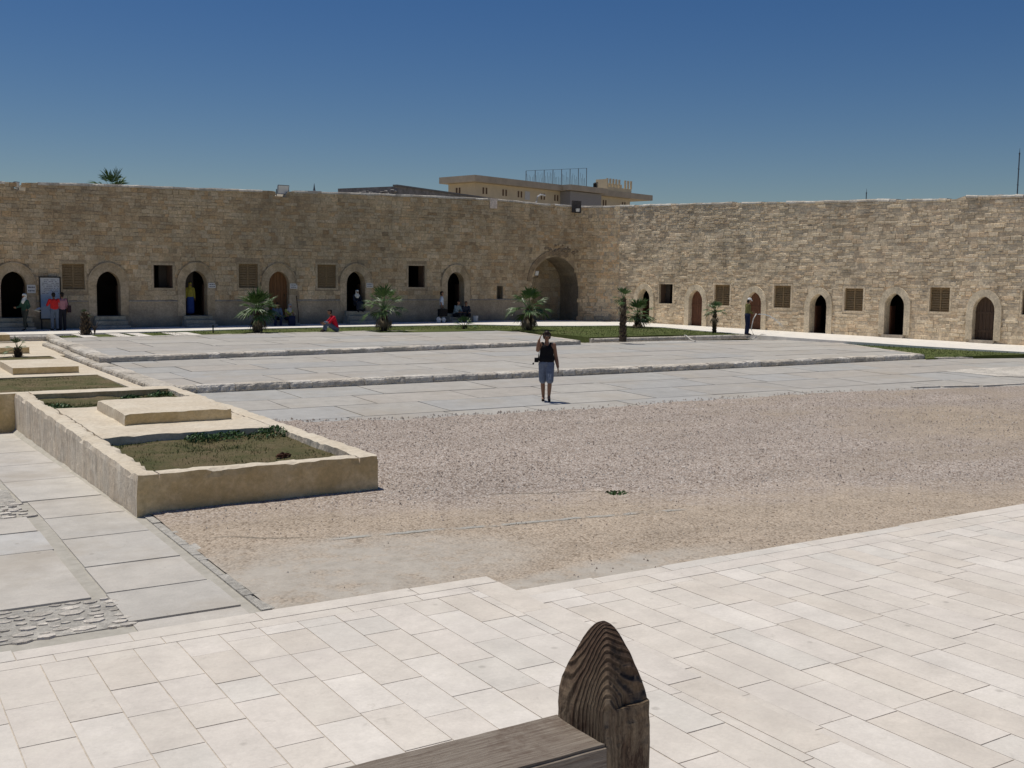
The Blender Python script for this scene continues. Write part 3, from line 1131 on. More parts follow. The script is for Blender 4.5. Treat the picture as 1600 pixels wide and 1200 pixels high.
def masonry(w, parent, mat, cols, z_lo, h0, h1, l0, l1, dmax, gap, z_hi=None, rnd=1.0, colf=None, ins=0.012, tilt=0.25, topin=1.2):
    mb = MB()
    k0 = 0.0
    while True:
        h = random.uniform(h0, h1)
        zrow = k0
        if zrow > 8:
            break
        u = w.u0 - random.uniform(0, l0)
        while u < w.u1:
            l = random.uniform(l0, l1)
            if random.random() < 0.1:
                l *= 1.5
            a, b = max(u, w.u0), min(u + l, w.u1)
            u += l
            uc = (a + b) / 2
            zl = z_lo(uc) + zrow
            zu = zl + h
            lim = (z_hi(uc) if z_hi else w.zt(uc))
            if zl > lim - 0.06:
                continue
            zu = min(zu, lim - 0.004)
            ok = True
            for o in w.ops:
                if o['arch']:
                    m_ = o['m']
                    dz_ = (zl + zu) / 2 - o['zs']
                    du = uc - o['uc']
                    R = o['hw'] + m_
                    if dz_ <= 0:
                        if abs(du) < R and (zl + zu) / 2 > o.get('cut0', o['z0'] - 5):
                            ok = False
                    elif (du / R) ** 2 + (dz_ / (o['za'] - o['zs'] + m_)) ** 2 < 1:
                        ok = False
                    if ok and o.get('hard'):
                        if (zl < o['head'](uc) + 0.02 or zl < o['zs']) and abs(du) < o['hw'] + 0.02:
                            ok = False
                else:
                    w0, w1 = o['uc'] - o['hw'] - o['m'], o['uc'] + o['hw'] + o['m']
                    if zu > o['z0'] - o['m'] and zl < o['z1'] + o['m']:
                        if a < w0 < b:
                            b = w0
                        elif a < w1 < b:
                            a = w1
                        elif a >= w0 and b <= w1:
                            ok = False
                if not ok:
                    break
            if not ok or b - a < 0.06:
                continue
            gp = gap * random.uniform(0.5, 1.6)
            jz = [random.uniform(-1, 1) * 0.018 * rnd for _ in range(4)]
            ju = [random.uniform(-1, 1) * 0.015 * rnd for _ in range(4)]
            d = dmax * random.random() ** 1.6 + 0.004
            dj = [max(0.003, d + random.uniform(-1, 1) * dmax * tilt) for _ in range(4)]
            c = random.choice(cols)
            j = random.uniform(0.93, 1.06)
            if random.random() < 0.06:
                j *= 0.78
            c = tuple(q_ * j for q_ in c)
            if colf:
                c = colf(uc, (zl + zu) / 2, c)
            A = [(a + gp, zl + gp), (b - gp, zl + gp), (b - gp, zu - gp), (a + gp, zu - gp)]
            A = [(A[i][0] + ju[i], A[i][1] + jz[i]) for i in range(4)]
            cu = (a + b) / 2
            cz = (zl + zu) / 2
            iu, iz = ins / max(0.05, (b - a) / 2), ins * topin / max(0.05, (zu - zl) / 2)
            B_ = [(p[0] + (cu - p[0]) * iu, p[1] + (cz - p[1]) * iz) for p in A]
            ia = [mb.vert(w.P(p[0], p[1], 0.001), c) for p in A]
            ib = [mb.vert(w.P(p[0], p[1], dj[i]), c) for i, p in enumerate(B_)]
            mb.f.append(ib)
            mb.mi.append(0)
            for i in range(4):
                i2 = (i + 1) % 4
                mb.f.append([ia[i], ia[i2], ib[i2], ib[i]])
                mb.mi.append(0)
        k0 += h
    return mb.build('masonry_facing', mat, parent)


def coping(w, parent, mat, d=0.05, seg=0.35, gaps=()):
    mb = MB()
    u = w.u0
    while u < w.u1:
        l = random.uniform(seg * 0.6, seg * 1.6)
        a, b = u, min(u + l, w.u1)
        u += l
        if any(g0 < (a + b) / 2 < g1 for g0, g1 in gaps) or random.random() < 0.06:
            continue
        za, zb_ = w.zt(a), w.zt(b)
        h = random.uniform(0.02, 0.055)
        e = random.uniform(0.02, d)
        c = random.choice(((0.66, 0.61, 0.52), (0.58, 0.52, 0.43), (0.72, 0.67, 0.58)))
        ar = [(e, -0.09), (e, -0.02), (0.0, h), (-0.5, h)]
        ia = [mb.vert(w.P(a, za + z, dd), c) for dd, z in ar]
        ib = [mb.vert(w.P(b, zb_ + z + random.uniform(-.01, .01), dd), c) for dd, z in ar]
        for i in range(3):
            mb.f.append([ia[i], ib[i], ib[i + 1], ia[i + 1]])
            mb.mi.append(0)
        mb.f += [ia[::-1], ib]
        mb.mi += [0, 0]
    return mb.build('coping', mat, parent)


def surround(w, o, parent, mat, outer, depth, proud, cols, ringz=None, pointed=True, foot=None, drip=False):
    """dressed stone round an arched opening: face ring, outer edge and reveal"""
    uc, hw, zs, za, z0 = o['uc'], o['hw'], o['zs'], o['za'], o['z0']
    N = 14
    inn, out = [], []
    foot = foot if foot is not None else z0
    for k in range(N + 1):
        u = uc - hw * math.cos(math.pi * k / N)
        inn.append((u, o['head'](u)))
        th = math.pi * k / N
        R = hw + outer
        out.append((uc - R * math.cos(th), zs + (za - zs + outer * 1.0) * math.sin(th)))
    inn = [(uc - hw, foot)] + [(uc - hw, foot + (zs - foot) * k / 3) for k in (1, 2)] + inn + [(uc + hw, foot + (zs - foot) * k / 3) for k in (2, 1)] + [(uc + hw, foot)]
    R = hw + outer
    out = [(uc - R, foot)] + [(uc - R, foot + (zs - foot) * k / 3) for k in (1, 2)] + out + [(uc + R, foot + (zs - foot) * k / 3) for k in (2, 1)] + [(uc + R, foot)]
    mb = MB()
    n = len(inn)
    for k in range(n - 1):
        j = random.uniform(0.88, 1.12) if (k % 2 == 0) else j
        c = tuple(q_ * j for q_ in random.choice(cols)) if k % 2 == 0 else c
        pd = proud + random.uniform(-0.004, 0.004)
        g_ = 0.0
        a, b, a2, b2 = inn[k], inn[k + 1], out[k], out[k + 1]
        mb.face([w.P(*a, pd), w.P(*b, pd), w.P(*b2, pd), w.P(*a2, pd)], 0, c)
        mb.face([w.P(*a2, pd), w.P(*b2, pd), w.P(*b2, -0.02), w.P(*a2, -0.02)], 0, c)
        cr = tuple(q_ * 0.95 for q_ in c)
        mb.face([w.P(*b, pd), w.P(*a, pd), w.P(*a, -depth), w.P(*b, -depth)], 0, cr)
        if drip and 2 < k < n - 4:
            o1 = (a2[0] + (a2[0] - uc) * 0.0, a2[1])
            rr_ = 0.035
            mb.face([w.P(*a2, pd + 0.05), w.P(*b2, pd + 0.05), w.P(uc + (b2[0] - uc) * 1.05, zs + (b2[1] - zs) * 1.06, pd + 0.05), w.P(uc + (a2[0] - uc) * 1.05, zs + (a2[1] - zs) * 1.06, pd + 0.05)], 0, c)
            mb.face([w.P(uc + (a2[0] - uc) * 1.05, zs + (a2[1] - zs) * 1.06, pd + 0.05), w.P(uc + (b2[0] - uc) * 1.05, zs + (b2[1] - zs) * 1.06, pd + 0.05), w.P(uc + (b2[0] - uc) * 1.05, zs + (b2[1] - zs) * 1.06, -0.02), w.P(uc + (a2[0] - uc) * 1.05, zs + (a2[1] - zs) * 1.06, -0.02)], 0, c)
            mb.face([w.P(*b2, pd + 0.05), w.P(*a2, pd + 0.05), w.P(*a2, pd), w.P(*b2, pd)], 0, c)
    # threshold
    mb.face([w.P(uc - hw, foot, proud), w.P(uc + hw, foot, proud), w.P(uc + hw, foot, -depth), w.P(uc - hw, foot, -depth)], 0, (0.34, 0.30, 0.25))
    for a, b in ((uc - R, uc - hw), (uc + hw, uc + R)):
        mb.face([w.P(a, foot, proud), w.P(b, foot, proud), w.P(b, foot, -.02), w.P(a, foot, -.02)], 0, (0.34, 0.30, 0.25))
    return mb.build('door_surround', mat, parent)


def door_panel(w, o, parent, mat, depth, boards=6):
    uc, hw, z0 = o['uc'], o['hw'], o['z0']
    mb = MB()
    for k in range(boards):
        a = uc - hw + 2 * hw * k / boards
        b = uc - hw + 2 * hw * (k + 1) / boards - 0.012
        n = 3
        for i in range(n):
            c0, c1 = a + (b - a) * i / n, a + (b - a) * (i + 1) / n
            lo = [w.P(c0, z0, -depth), w.P(c1, z0, -depth), w.P(c1, z0, -depth - 0.05), w.P(c0, z0, -depth - 0.05)]
            hi = [w.P(c0, o['head'](c0), -depth), w.P(c1, o['head'](c1), -depth), w.P(c1, o['head'](c1), -depth - 0.05), w.P(c0, o['head'](c0), -depth - 0.05)]
            mb.hexa(lo, hi)
    for z in (z0 + 0.35, z0 + 1.15):
        mb.hexa([w.P(uc - hw, z, -depth + 0.02), w.P(uc + hw, z, -depth + 0.02), w.P(uc + hw, z, -depth), w.P(uc - hw, z, -depth)],
                [w.P(uc - hw, z + 0.1, -depth + 0.02), w.P(uc + hw, z + 0.1, -depth + 0.02), w.P(uc + hw, z + 0.1, -depth), w.P(uc - hw, z + 0.1, -depth)])
    d = mb.build('door', mat, parent)
    h = MB()
    p = w.P(uc + hw * 0.7, z0 + 0.95, -depth + 0.04)
    h.tube([p, p + Vector((0, 0, 0.12))], 0.015, 6)
    h.build('handle', simple('dark_iron', (0.03, 0.03, 0.03), 0.5, 0.1, 5, 0, 40, 0.5, 0.8), d)
    return d


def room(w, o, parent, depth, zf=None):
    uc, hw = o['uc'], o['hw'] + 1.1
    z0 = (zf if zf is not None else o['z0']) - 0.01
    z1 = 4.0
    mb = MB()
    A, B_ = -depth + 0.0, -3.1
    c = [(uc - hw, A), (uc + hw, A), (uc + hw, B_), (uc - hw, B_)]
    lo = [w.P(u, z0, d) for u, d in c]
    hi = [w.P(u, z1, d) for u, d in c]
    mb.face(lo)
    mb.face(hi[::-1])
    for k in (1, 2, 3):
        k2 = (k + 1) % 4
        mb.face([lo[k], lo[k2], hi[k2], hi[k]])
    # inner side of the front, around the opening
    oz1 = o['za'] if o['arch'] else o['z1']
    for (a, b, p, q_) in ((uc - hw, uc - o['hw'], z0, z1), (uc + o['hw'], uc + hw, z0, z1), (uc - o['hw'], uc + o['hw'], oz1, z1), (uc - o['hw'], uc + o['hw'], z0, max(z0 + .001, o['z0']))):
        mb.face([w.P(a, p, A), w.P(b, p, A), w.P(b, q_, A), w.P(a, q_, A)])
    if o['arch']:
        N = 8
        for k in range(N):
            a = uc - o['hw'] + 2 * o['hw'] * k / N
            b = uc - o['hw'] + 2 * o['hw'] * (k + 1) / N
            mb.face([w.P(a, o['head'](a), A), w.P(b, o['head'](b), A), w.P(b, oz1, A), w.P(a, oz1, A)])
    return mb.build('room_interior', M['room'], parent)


def window(w, o, parent, kind, mframe, mrev, cols, proud=0.03, depth=0.3):
    uc, hw, z0, z1 = o['uc'], o['hw'], o['z0'], o['z1']
    fr = MB()
    c = random.choice(cols)
    mg = 0.10
    for (a, b, p, q_) in ((uc - hw - mg, uc - hw, z0 - mg, z1 + mg), (uc + hw, uc + hw + mg, z0 - mg, z1 + mg), (uc - hw, uc + hw, z1, z1 + mg), (uc - hw, uc + hw, z0 - mg, z0)):
        A = [w.P(a, p, proud), w.P(b, p, proud), w.P(b, q_, proud), w.P(a, q_, proud)]
        B_ = [w.P(a, p, -0.01), w.P(b, p, -0.01), w.P(b, q_, -0.01), w.P(a, q_, -0.01)]
        fr.hexa(B_, A, 0, c)
    for (a, b) in (((uc - hw, z0), (uc - hw, z1)), ((uc - hw, z1), (uc + hw, z1)), ((uc + hw, z1), (uc + hw, z0)), ((uc + hw, z0), (uc - hw, z0))):
        fr.face([w.P(*b, 0), w.P(*a, 0), w.P(*a, -depth - (0.0 if kind != 'open' else 0.2)), w.P(*b, -depth - (0.0 if kind != 'open' else 0.2))], 0, c)
    win = fr.build('window', mframe, parent)
    if kind == 'shut':
        s_ = MB()
        dd = 0.09
        t_ = 0.045
        for (a, b, p, q_) in ((uc - hw + .004, uc - hw + t_, z0 + .004, z1 - .004), (uc + hw - t_, uc + hw - .004, z0 + .004, z1 - .004), (uc - hw + t_, uc + hw - t_, z1 - t_, z1 - .004), (uc - hw + t_, uc + hw - t_, z0 + .004, z0 + t_), (uc - 0.025, uc + 0.025, z0 + t_, z1 - t_)):
            s_.hexa([w.P(a, p, -dd - 0.04), w.P(b, p, -dd - 0.04), w.P(b, q_, -dd - 0.04), w.P(a, q_, -dd - 0.04)], [w.P(a, p, -dd), w.P(b, p, -dd), w.P(b, q_, -dd), w.P(a, q_, -dd)])
        n = 9
        for k in range(n):
            z = z0 + t_ + (z1 - z0 - 2 * t_) * (k + 0.5) / n
            hh = (z1 - z0 - 2 * t_) / n * 0.62
            s_.hexa([w.P(uc - hw + t_, z - hh / 2, -dd - 0.035), w.P(uc + hw - t_, z - hh / 2, -dd - 0.035), w.P(uc + hw - t_, z + hh / 2, -dd - 0.045), w.P(uc - hw + t_, z + hh / 2, -dd - 0.045)],
                    [w.P(uc - hw + t_, z - hh / 2, -dd - 0.005), w.P(uc + hw - t_, z - hh / 2, -dd - 0.005), w.P(uc + hw - t_, z + hh / 2, -dd - 0.03), w.P(uc - hw + t_, z + hh / 2, -dd - 0.03)])
        n = 13
        for k in range(n):
            u = uc - hw + t_ + (2 * hw - 2 * t_) * (k + 0.5) / n
            s_.hexa([w.P(u - .012, z0 + t_, -dd - 0.065), w.P(u + .012, z0 + t_, -dd - 0.065), w.P(u + .012, z1 - t_, -dd - 0.065), w.P(u - .012, z1 - t_, -dd - 0.065)],
                    [w.P(u - .012, z0 + t_, -dd - 0.05), w.P(u + .012, z0 + t_, -dd - 0.05), w.P(u + .012, z1 - t_, -dd - 0.05), w.P(u - .012, z1 - t_, -dd - 0.05)])
        s_.face([w.P(uc - hw, z0, -dd - 0.09), w.P(uc + hw, z0, -dd - 0.09), w.P(uc + hw, z1, -dd - 0.09), w.P(uc - hw, z1, -dd - 0.09)])
        s_.build('shutter', M['shutter'], win)
    else:
        # casement leaf swung inwards
        s_ = MB()
        s_.hexa([w.P(uc - hw + .01, z0 + .01, -0.12), w.P(uc - hw + .05, z0 + .01, -0.12), w.P(uc - hw + .16, z0 + .01, -0.48), w.P(uc - hw + .12, z0 + .01, -0.48)],
                [w.P(uc - hw + .01, z1 - .01, -0.12), w.P(uc - hw + .05, z1 - .01, -0.12), w.P(uc - hw + .16, z1 - .01, -0.48), w.P(uc - hw + .12, z1 - .01, -0.48)])
        s_.hexa([w.P(uc + hw - .05, z0 + .01, -0.12), w.P(uc + hw - .01, z0 + .01, -0.12), w.P(uc + hw - .12, z0 + .01, -0.48), w.P(uc + hw - .16, z0 + .01, -0.48)],
                [w.P(uc + hw - .05, z1 - .01, -0.12), w.P(uc + hw - .01, z1 - .01, -0.12), w.P(uc + hw - .12, z1 - .01, -0.48), w.P(uc + hw - .16, z1 - .01, -0.48)])
        s_.build('shutter', M['door_dark'], win)
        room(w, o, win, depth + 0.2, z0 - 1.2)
    return win


def arch_op(uc, hw, z0, zs, za, m, **k):
    d = dict(arch=True, uc=uc, hw=hw, z0=z0, zs=zs, za=za, m=m, head=arch_head(uc, hw, zs, za, k.pop('pt', 0.30)))
    d.update(k)
    return d


def rect_op(uc, hw, z0, z1, m=0.10, **k):
    d = dict(arch=False, uc=uc, hw=hw, z0=z0, z1=z1, m=m, head=lambda u: z1)
    d.update(k)
    return d


YW = 52.0
# ---- shaded wall: straight, then turning the corner
TH1 = math.atan2(0.168, 0.986)
ang_total = math.radians(90) - TH1            # turn from facing -Y to facing (-.986,-.168)
RC = 1.9
UC0 = 37.25
# right wall line passes through (38.6,50.7) along (0.168,-0.986)
DR = Vector((0.168, -0.986, 0))
NR = Vector((-0.986, -0.168, 0))


def path_left(u):
    if u <= UC0:
        return (u, YW, 0.0, -1.0)
    a = min((u - UC0) / RC, ang_total)
    x = UC0 + RC * math.sin(a)
    y = YW - RC * (1 - math.cos(a))
    return (x, y, -math.sin(a), -math.cos(a))


UEND = UC0 + RC * ang_total
ex, ey, enx, eny = path_left(UEND)


def path_right(u):
    return (ex + DR.x * u, ey + DR.y * u, NR.x, NR.y)


def ur(px, py=500):
    p = atplane(px, py, (ex, ey, 0), NR)
    return (Vector((p.x, p.y, 0)) - Vector((ex, ey, 0))).dot(DR)


DL = [(22, 1.10, 3.15), (170, 1.15, 3.21), (307, 1.14, 3.30), (436, 1.11, 3.33), (556, 1.31, 3.39), (712, 1.15, 3.44)]
ops = []
doors_l = []
for px, z0, za in DL:
    uc = aty(px, 470, YW).x
    o = arch_op(uc, 0.53, z0, za - 0.66, za, 0.36, cut0=0, pt=0.10)
    ops.append(o)
    doors_l.append(o)
wins_l = []
for px0, px1, z0, z1, kd in ((97, 132, 2.37, 3.53, 'shut'), (240, 270, 2.46, 3.54, 'open'), (373, 403, 2.49, 3.67, 'shut'), (496, 525, 2.51, 3.71, 'shut'), (638, 664, 2.58, 3.74, 'open')):
    a, b = aty(px0, 430, YW).x, aty(px1, 430, YW).x
    o = rect_op((a + b) / 2, (b - a) / 2, z0, z1)
    ops.append(o)
    wins_l.append((o, kd))
slit = rect_op(31.86, 0.19, 1.9, 2.68, 0.03)
ops.append(slit)
big = arch_op(35.65, 1.68, 0.30, 2.75, 4.42, 0.0, hard=True, pt=0.05)
ops.append(big)
L_TOP = [(-9, 6.9), (6.2, 7.04), (6.74, 7.05), (6.75, 6.72), (7.2, 6.72), (7.21, 7.07), (11.58, 7.18), (18.6, 7.30), (18.62, 7.06), (19.25, 7.06), (19.27, 7.33), (24.6, 7.47), (31.0, 7.55), (33.5, 7.48), (34.8, 7.44), (37.0, 7.42), (40, 7.45)]


def interp(T, u):
    if u <= T[0][0]:
        return T[0][1]
    for a, b in zip(T, T[1:]):
        if a[0] <= u <= b[0]:
            return a[1] + (b[1] - a[1]) * (u - a[0]) / (b[0] - a[0])
    return T[-1][1]


def ztl(u):
    return interp(L_TOP, u) + 0.025 * nz(u, 0, 3, 0.9) + 0.015 * nz(u, 5, 3, 4)


def zbl(u):
    return interp([(-9, 0.46), (6, 0.56), (34, 0.74), (37, 0.66), (40, 0.66)], u)


WL = Wall(path_left, -9.0, UEND, zbl, ztl, ops)


def dado(u):
    return interp([(-9, 1.78), (6, 1.80), (33, 1.90), (33.9, 1.90)], u) if u < 33.9 else 0.4


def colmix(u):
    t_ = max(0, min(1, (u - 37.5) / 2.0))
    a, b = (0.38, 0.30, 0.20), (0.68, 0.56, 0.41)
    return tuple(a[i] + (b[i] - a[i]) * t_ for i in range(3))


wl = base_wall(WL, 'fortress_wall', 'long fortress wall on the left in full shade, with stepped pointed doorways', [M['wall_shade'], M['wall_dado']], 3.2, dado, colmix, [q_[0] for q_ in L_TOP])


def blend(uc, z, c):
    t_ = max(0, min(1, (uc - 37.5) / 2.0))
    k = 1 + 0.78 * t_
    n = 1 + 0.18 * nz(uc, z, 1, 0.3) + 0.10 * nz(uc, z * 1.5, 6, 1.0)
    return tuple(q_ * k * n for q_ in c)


WLa = Wall(path_left, -9.0, 37.0, zbl, ztl, ops)
WLb = Wall(path_left, 37.0, UEND, zbl, ztl, ops)
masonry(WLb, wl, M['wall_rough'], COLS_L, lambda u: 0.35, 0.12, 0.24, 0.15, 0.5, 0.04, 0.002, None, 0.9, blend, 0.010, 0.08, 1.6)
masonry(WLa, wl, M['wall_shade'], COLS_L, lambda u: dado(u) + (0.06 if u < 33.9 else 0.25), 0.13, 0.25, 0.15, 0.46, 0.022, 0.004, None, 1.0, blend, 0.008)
coping(WL, wl, M['kerb'], 0.06, 0.5, ((6.45, 7.5), (18.3, 19.6)))
# string course over the plastered foot
mb = MB()
cuts = sorted([(o['uc'] - o['hw'] - 0.38, o['uc'] + o['hw'] + 0.38) for o in doors_l])
prev = -9.0
for a, b in cuts + [(33.9, 34)]:
    if a > prev:
        u = prev
        while u < a - 0.01:
            v = min(u + 0.9, a)
            z0, z1 = dado(u), dado(v)
            mb.hexa([WL.P(u, z0 - 0.03, 0.0), WL.P(v, z1 - 0.03, 0.0), WL.P(v, z1 - 0.01, 0.055), WL.P(u, z0 - 0.01, 0.055)],
                    [WL.P(u, z0 + 0.06, 0.0), WL.P(v, z1 + 0.06, 0.0), WL.P(v, z1 + 0.025, 0.05), WL.P(u, z0 + 0.025, 0.05)], 0, (0.42, 0.37, 0.29))
            u = v
    prev = b
mb.build('string_course', M['surround_a'], wl)
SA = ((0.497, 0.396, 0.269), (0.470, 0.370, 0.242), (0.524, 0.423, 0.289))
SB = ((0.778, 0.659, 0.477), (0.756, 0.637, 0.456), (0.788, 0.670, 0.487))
SW = ((0.762, 0.627, 0.447), (0.739, 0.605, 0.426))
RV = 0.55
for i, o in enumerate(doors_l):
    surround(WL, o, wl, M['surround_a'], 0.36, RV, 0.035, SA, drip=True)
    if i == 3:
        door_panel(WL, o, wl, M['door_brown'], 0.30)
        mb = MB()
    else:
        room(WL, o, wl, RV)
        # one leaf standing open inside
        mb = MB()
        mb.hexa([WL.P(o['uc'] + o['hw'] - .05, o['z0'], -RV), WL.P(o['uc'] + o['hw'] + .0, o['z0'], -RV), WL.P(o['uc'] + o['hw'] + .05, o['z0'], -RV - 0.5), WL.P(o['uc'] + o['hw'] + .0, o['z0'], -RV - 0.5)],
                [WL.P(o['uc'] + o['hw'] - .05, o['zs'], -RV), WL.P(o['uc'] + o['hw'] + .0, o['zs'], -RV), WL.P(o['uc'] + o['hw'] + .05, o['zs'], -RV - 0.5), WL.P(o['uc'] + o['hw'] + .0, o['zs'], -RV - 0.5)])
        mb.build('door', M['door_dark'], wl)
    # stone steps
    st_ = MB()
    n = 3
    zb_ = zbl(o['uc']) - 0.06
    H_ = (o['z0'] - 0.005 - zb_) / n
    for k in range(n):
        dp = 0.32 * (n - k)
        ww = o['hw'] + 0.12 + 0.03 * (n - k)
        st_.box((o['uc'] - ww, YW - dp, zb_ + H_ * k - (0.3 if k == 0 else 0)), (o['uc'] + ww, YW - 0.02 - 0.0, zb_ + H_ * (k + 1)), 0, (0.34 * (1 + .06 * k), 0.32 * (1 + .06 * k), 0.28))
    st_.build('steps', M['surround_a'], wl)
for o, kd in wins_l:
    window(WL, o, wl, kd, M['wall_shade'], None, SA, 0.015)
mb = MB()
a, b, z0, z1 = slit['uc'] - slit['hw'], slit['uc'] + slit['hw'], slit['z0'], slit['z1']
for p, q_ in (((a, z0), (a, z1)), ((a, z1), (b, z1)), ((b, z1), (b, z0)), ((b, z0), (a, z0))):
    mb.face([WL.P(*q_, 0), WL.P(*p, 0), WL.P(*p, -0.35), WL.P(*q_, -0.35)], 0, (0.3, 0.25, 0.18))
mb.face([WL.P(a, z0, -0.35), WL.P(b, z0, -0.35), WL.P(b, z1, -0.35), WL.P(a, z1, -0.35)], 0, (0.12, 0.10, 0.07))
mb.build('slit_recess', M['surround_a'], wl)
# big corner niche: reveal, back wall, a second lower arch ring inside
o = big
mb = MB()
N = 26
pr = [(o['uc'] - o['hw'], o['z0'])] + [(o['uc'] - o['hw'] * math.cos(math.pi * k / N), o['head'](o['uc'] - o['hw'] * math.cos(math.pi * k / N))) for k in range(N + 1)] + [(o['uc'] + o['hw'], o['z0'])]


def NP(u, z, d):                               # the niche cuts straight back
    return Vector((u, YW + d, z))


for p, q_ in zip(pr, pr[1:]):
    j = random.uniform(0.85, 1.1)
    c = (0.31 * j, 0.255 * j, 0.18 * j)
    d0 = 0.0
    A0 = WL.P(*p)
    B0 = WL.P(*q_)
    mb.face([B0, A0, NP(*p, 1.9), NP(*q_, 1.9)], 0, c)
mb.build('niche_reveal', M['wall_shade'], wl)
wn = Wall(lambda u: (u, YW + 1.9, 0.0, -1.0), o['uc'] - o['hw'] - 0.1, o['uc'] + o['hw'] + 0.1, lambda u: 0.4, lambda u: 4.6, [])
mb = MB()
mb.face([wn.P(wn.u0, 0.2), wn.P(wn.u1, 0.2), wn.P(wn.u1, 4.6), wn.P(wn.u0, 4.6)], 0, (0.24, 0.20, 0.15))  # shade of the recess painted in, darker than the outer wall
mb.build('niche_back', M['wall_shade'], wl)
masonry(wn, wl, M['wall_shade'], COLS_L, lambda u: 0.4, 0.2, 0.34, 0.25, 0.6, 0.012, 0.004, None, 1, lambda u, z, c: tuple(q_ * 0.72 for q_ in c))  # stone colours dimmed to carry the shade inside the niche
fl = MB()
fl.face([(33.9, YW - 0.1, 0.6), (37.5, YW - 0.1, 0.6), (37.5, YW + 2.0, 0.6), (33.9, YW + 2.0, 0.6)])
fl.build('niche_floor', M['earth'], wl)
# weathered outer arch trace over the niche
mb = MB()
for k in range(16):
    a0, a1 = math.pi * (0.02 + 0.62 * k / 16), math.pi * (0.02 + 0.62 * (k + 1) / 16)
    j = random.uniform(0.8, 1.15)
    R0, R1 = 1.70, 1.98
    pts = [(35.65 - R * math.cos(a_), 2.85 + R * 0.98 * math.sin(a_)) for R, a_ in ((R0, a0), (R0, a1), (R1, a1), (R1, a0))]
    mb.hexa([WL.P(*p, 0.0) for p in pts], [WL.P(*p, 0.05 + random.uniform(-.01, .01)) for p in pts], 0, (0.33 * j, 0.25 * j, 0.16 * j))
mb.build('arch_ring', M['wall_shade'], wl)
mb = MB()
for k in range(40):                            # broken masonry above the arch
    u, z = random.gauss(35.9, 0.55), random.gauss(4.75, 0.16)
    r0 = random.uniform(0.05, 0.13)
    mb.hexa([WL.P(u + r0 * 1.3 * math.cos(6.28 * i / 6), z + r0 * math.sin(6.28 * i / 6), 0.0) for i in range(6)],
            [WL.P(u + r0 * 0.9 * math.cos(6.28 * i / 6), z + r0 * 0.7 * math.sin(6.28 * i / 6), random.uniform(.03, .09)) for i in range(6)], 0, (0.30, 0.23, 0.15))
mb.build('broken_masonry', M['wall_shade'], wl)
# pale mended block, and a block coloured dark as the shade of a niche
mb = MB()
a, b = aty(765, 315, YW).x, aty(776, 315, YW).x
mb.hexa([WL.P(a, 7.02, 0.0), WL.P(b, 7.02, 0.0), WL.P(b, 7.02, 0.06), WL.P(a, 7.02, 0.06)], [WL.P(a, 7.55, 0.0), WL.P(b, 7.55, 0.0), WL.P(b, 7.55, 0.06), WL.P(a, 7.55, 0.06)], 0, (0.70, 0.60, 0.52))
mb.build('mended_block', M['surround_b'], wl)
mb = MB()
a, b = aty(893, 325, YW).x, aty(907, 325, YW).x
mb.hexa([WL.P(a, 7.02, 0.0), WL.P(b, 7.02, 0.0), WL.P(b, 7.02, 0.08), WL.P(a, 7.02, 0.08)], [WL.P(a, 7.72, 0.0), WL.P(b, 7.72, 0.0), WL.P(b, 7.72, 0.08), WL.P(a, 7.72, 0.08)], 0, (0.10, 0.09, 0.085))
mb.build('niche_shade_block', M['surround_b'], wl)

# ---- sunlit wall on the right
opsr = []
doors_r = []
for px, hw, z0, za, kd in ((1006, 0.46, 0.66, 2.63, 'open'), (1087, 0.47, 0.60, 2.61, 'red'), (1178, 0.47, 0.57, 2.57, 'red2'), (1278.5, 0.48, 0.56, 2.54, 'open'), (1397.5, 0.49, 0.68, 2.64, 'open'), (1537, 0.48, 0.64, 2.57, 'dark')):
    o = arch_op(ur(px), hw, z0, za - 0.62, za, 0.30, cut0=-5)
    opsr.append(o)
    doors_r.append((o, kd))
# further doors and windows beyond the frame, so that the wall goes on
for k in range(3):
    o = arch_op(ur(1537) + 4.25 * (k + 1), 0.48, 0.6, 1.95, 2.57, 0.30)
    opsr.append(o)
    doors_r.append((o, 'dark'))
wins_r = []
for px0, px1, z0, z1, kd in ((1029, 1050, 1.81, 2.90, 'open'), (1115, 1139, 1.80, 2.91, 'shut'), (1208, 1234, 1.78, 2.91, 'shut'), (1318, 1347, 1.74, 2.83, 'shut'), (1451, 1482, 1.83, 2.93, 'shut'), (1595, 1628, 1.82, 2.87, 'open')):
    a, b = ur(px0), ur(px1)
    o = rect_op((a + b) / 2, (b - a) / 2, z0, z1, 0.10)
    opsr.append(o)
    wins_r.append((o, kd))
R_TOP = [(0, 7.45), (8, 7.26), (14, 7.07), (16.5, 7.02), (20.5, 6.86), (20.6, 7.0), (24, 6.85), (50, 6.3)]


def ztr(u):
    return interp(R_TOP, u) + 0.03 * nz(u, 0, 9, 0.9) + 0.02 * nz(u, 5, 9, 4)


def zbr(u):
    x, y, _, _ = path_right(u)
    return zt(x, y)


WR = Wall(path_right, 0.0, 42.0, zbr, ztr, opsr)
wr = base_wall(WR, 'fortress_wall', 'rough fortress wall on the right catching grazing sun, doors at path level', [M['wall_rough'], M['wall_rough']], 3.2, None, lambda u: (0.68, 0.56, 0.40))


def colr(uc, z, c):
    n = 1 + 0.15 * nz(uc, z * 1.6, 4, 0.45) + 0.08 * nz(uc, z * 3, 8, 1.1)
    if z < 1.7:
        n *= 1.08
    return tuple(q_ * n for q_ in c)


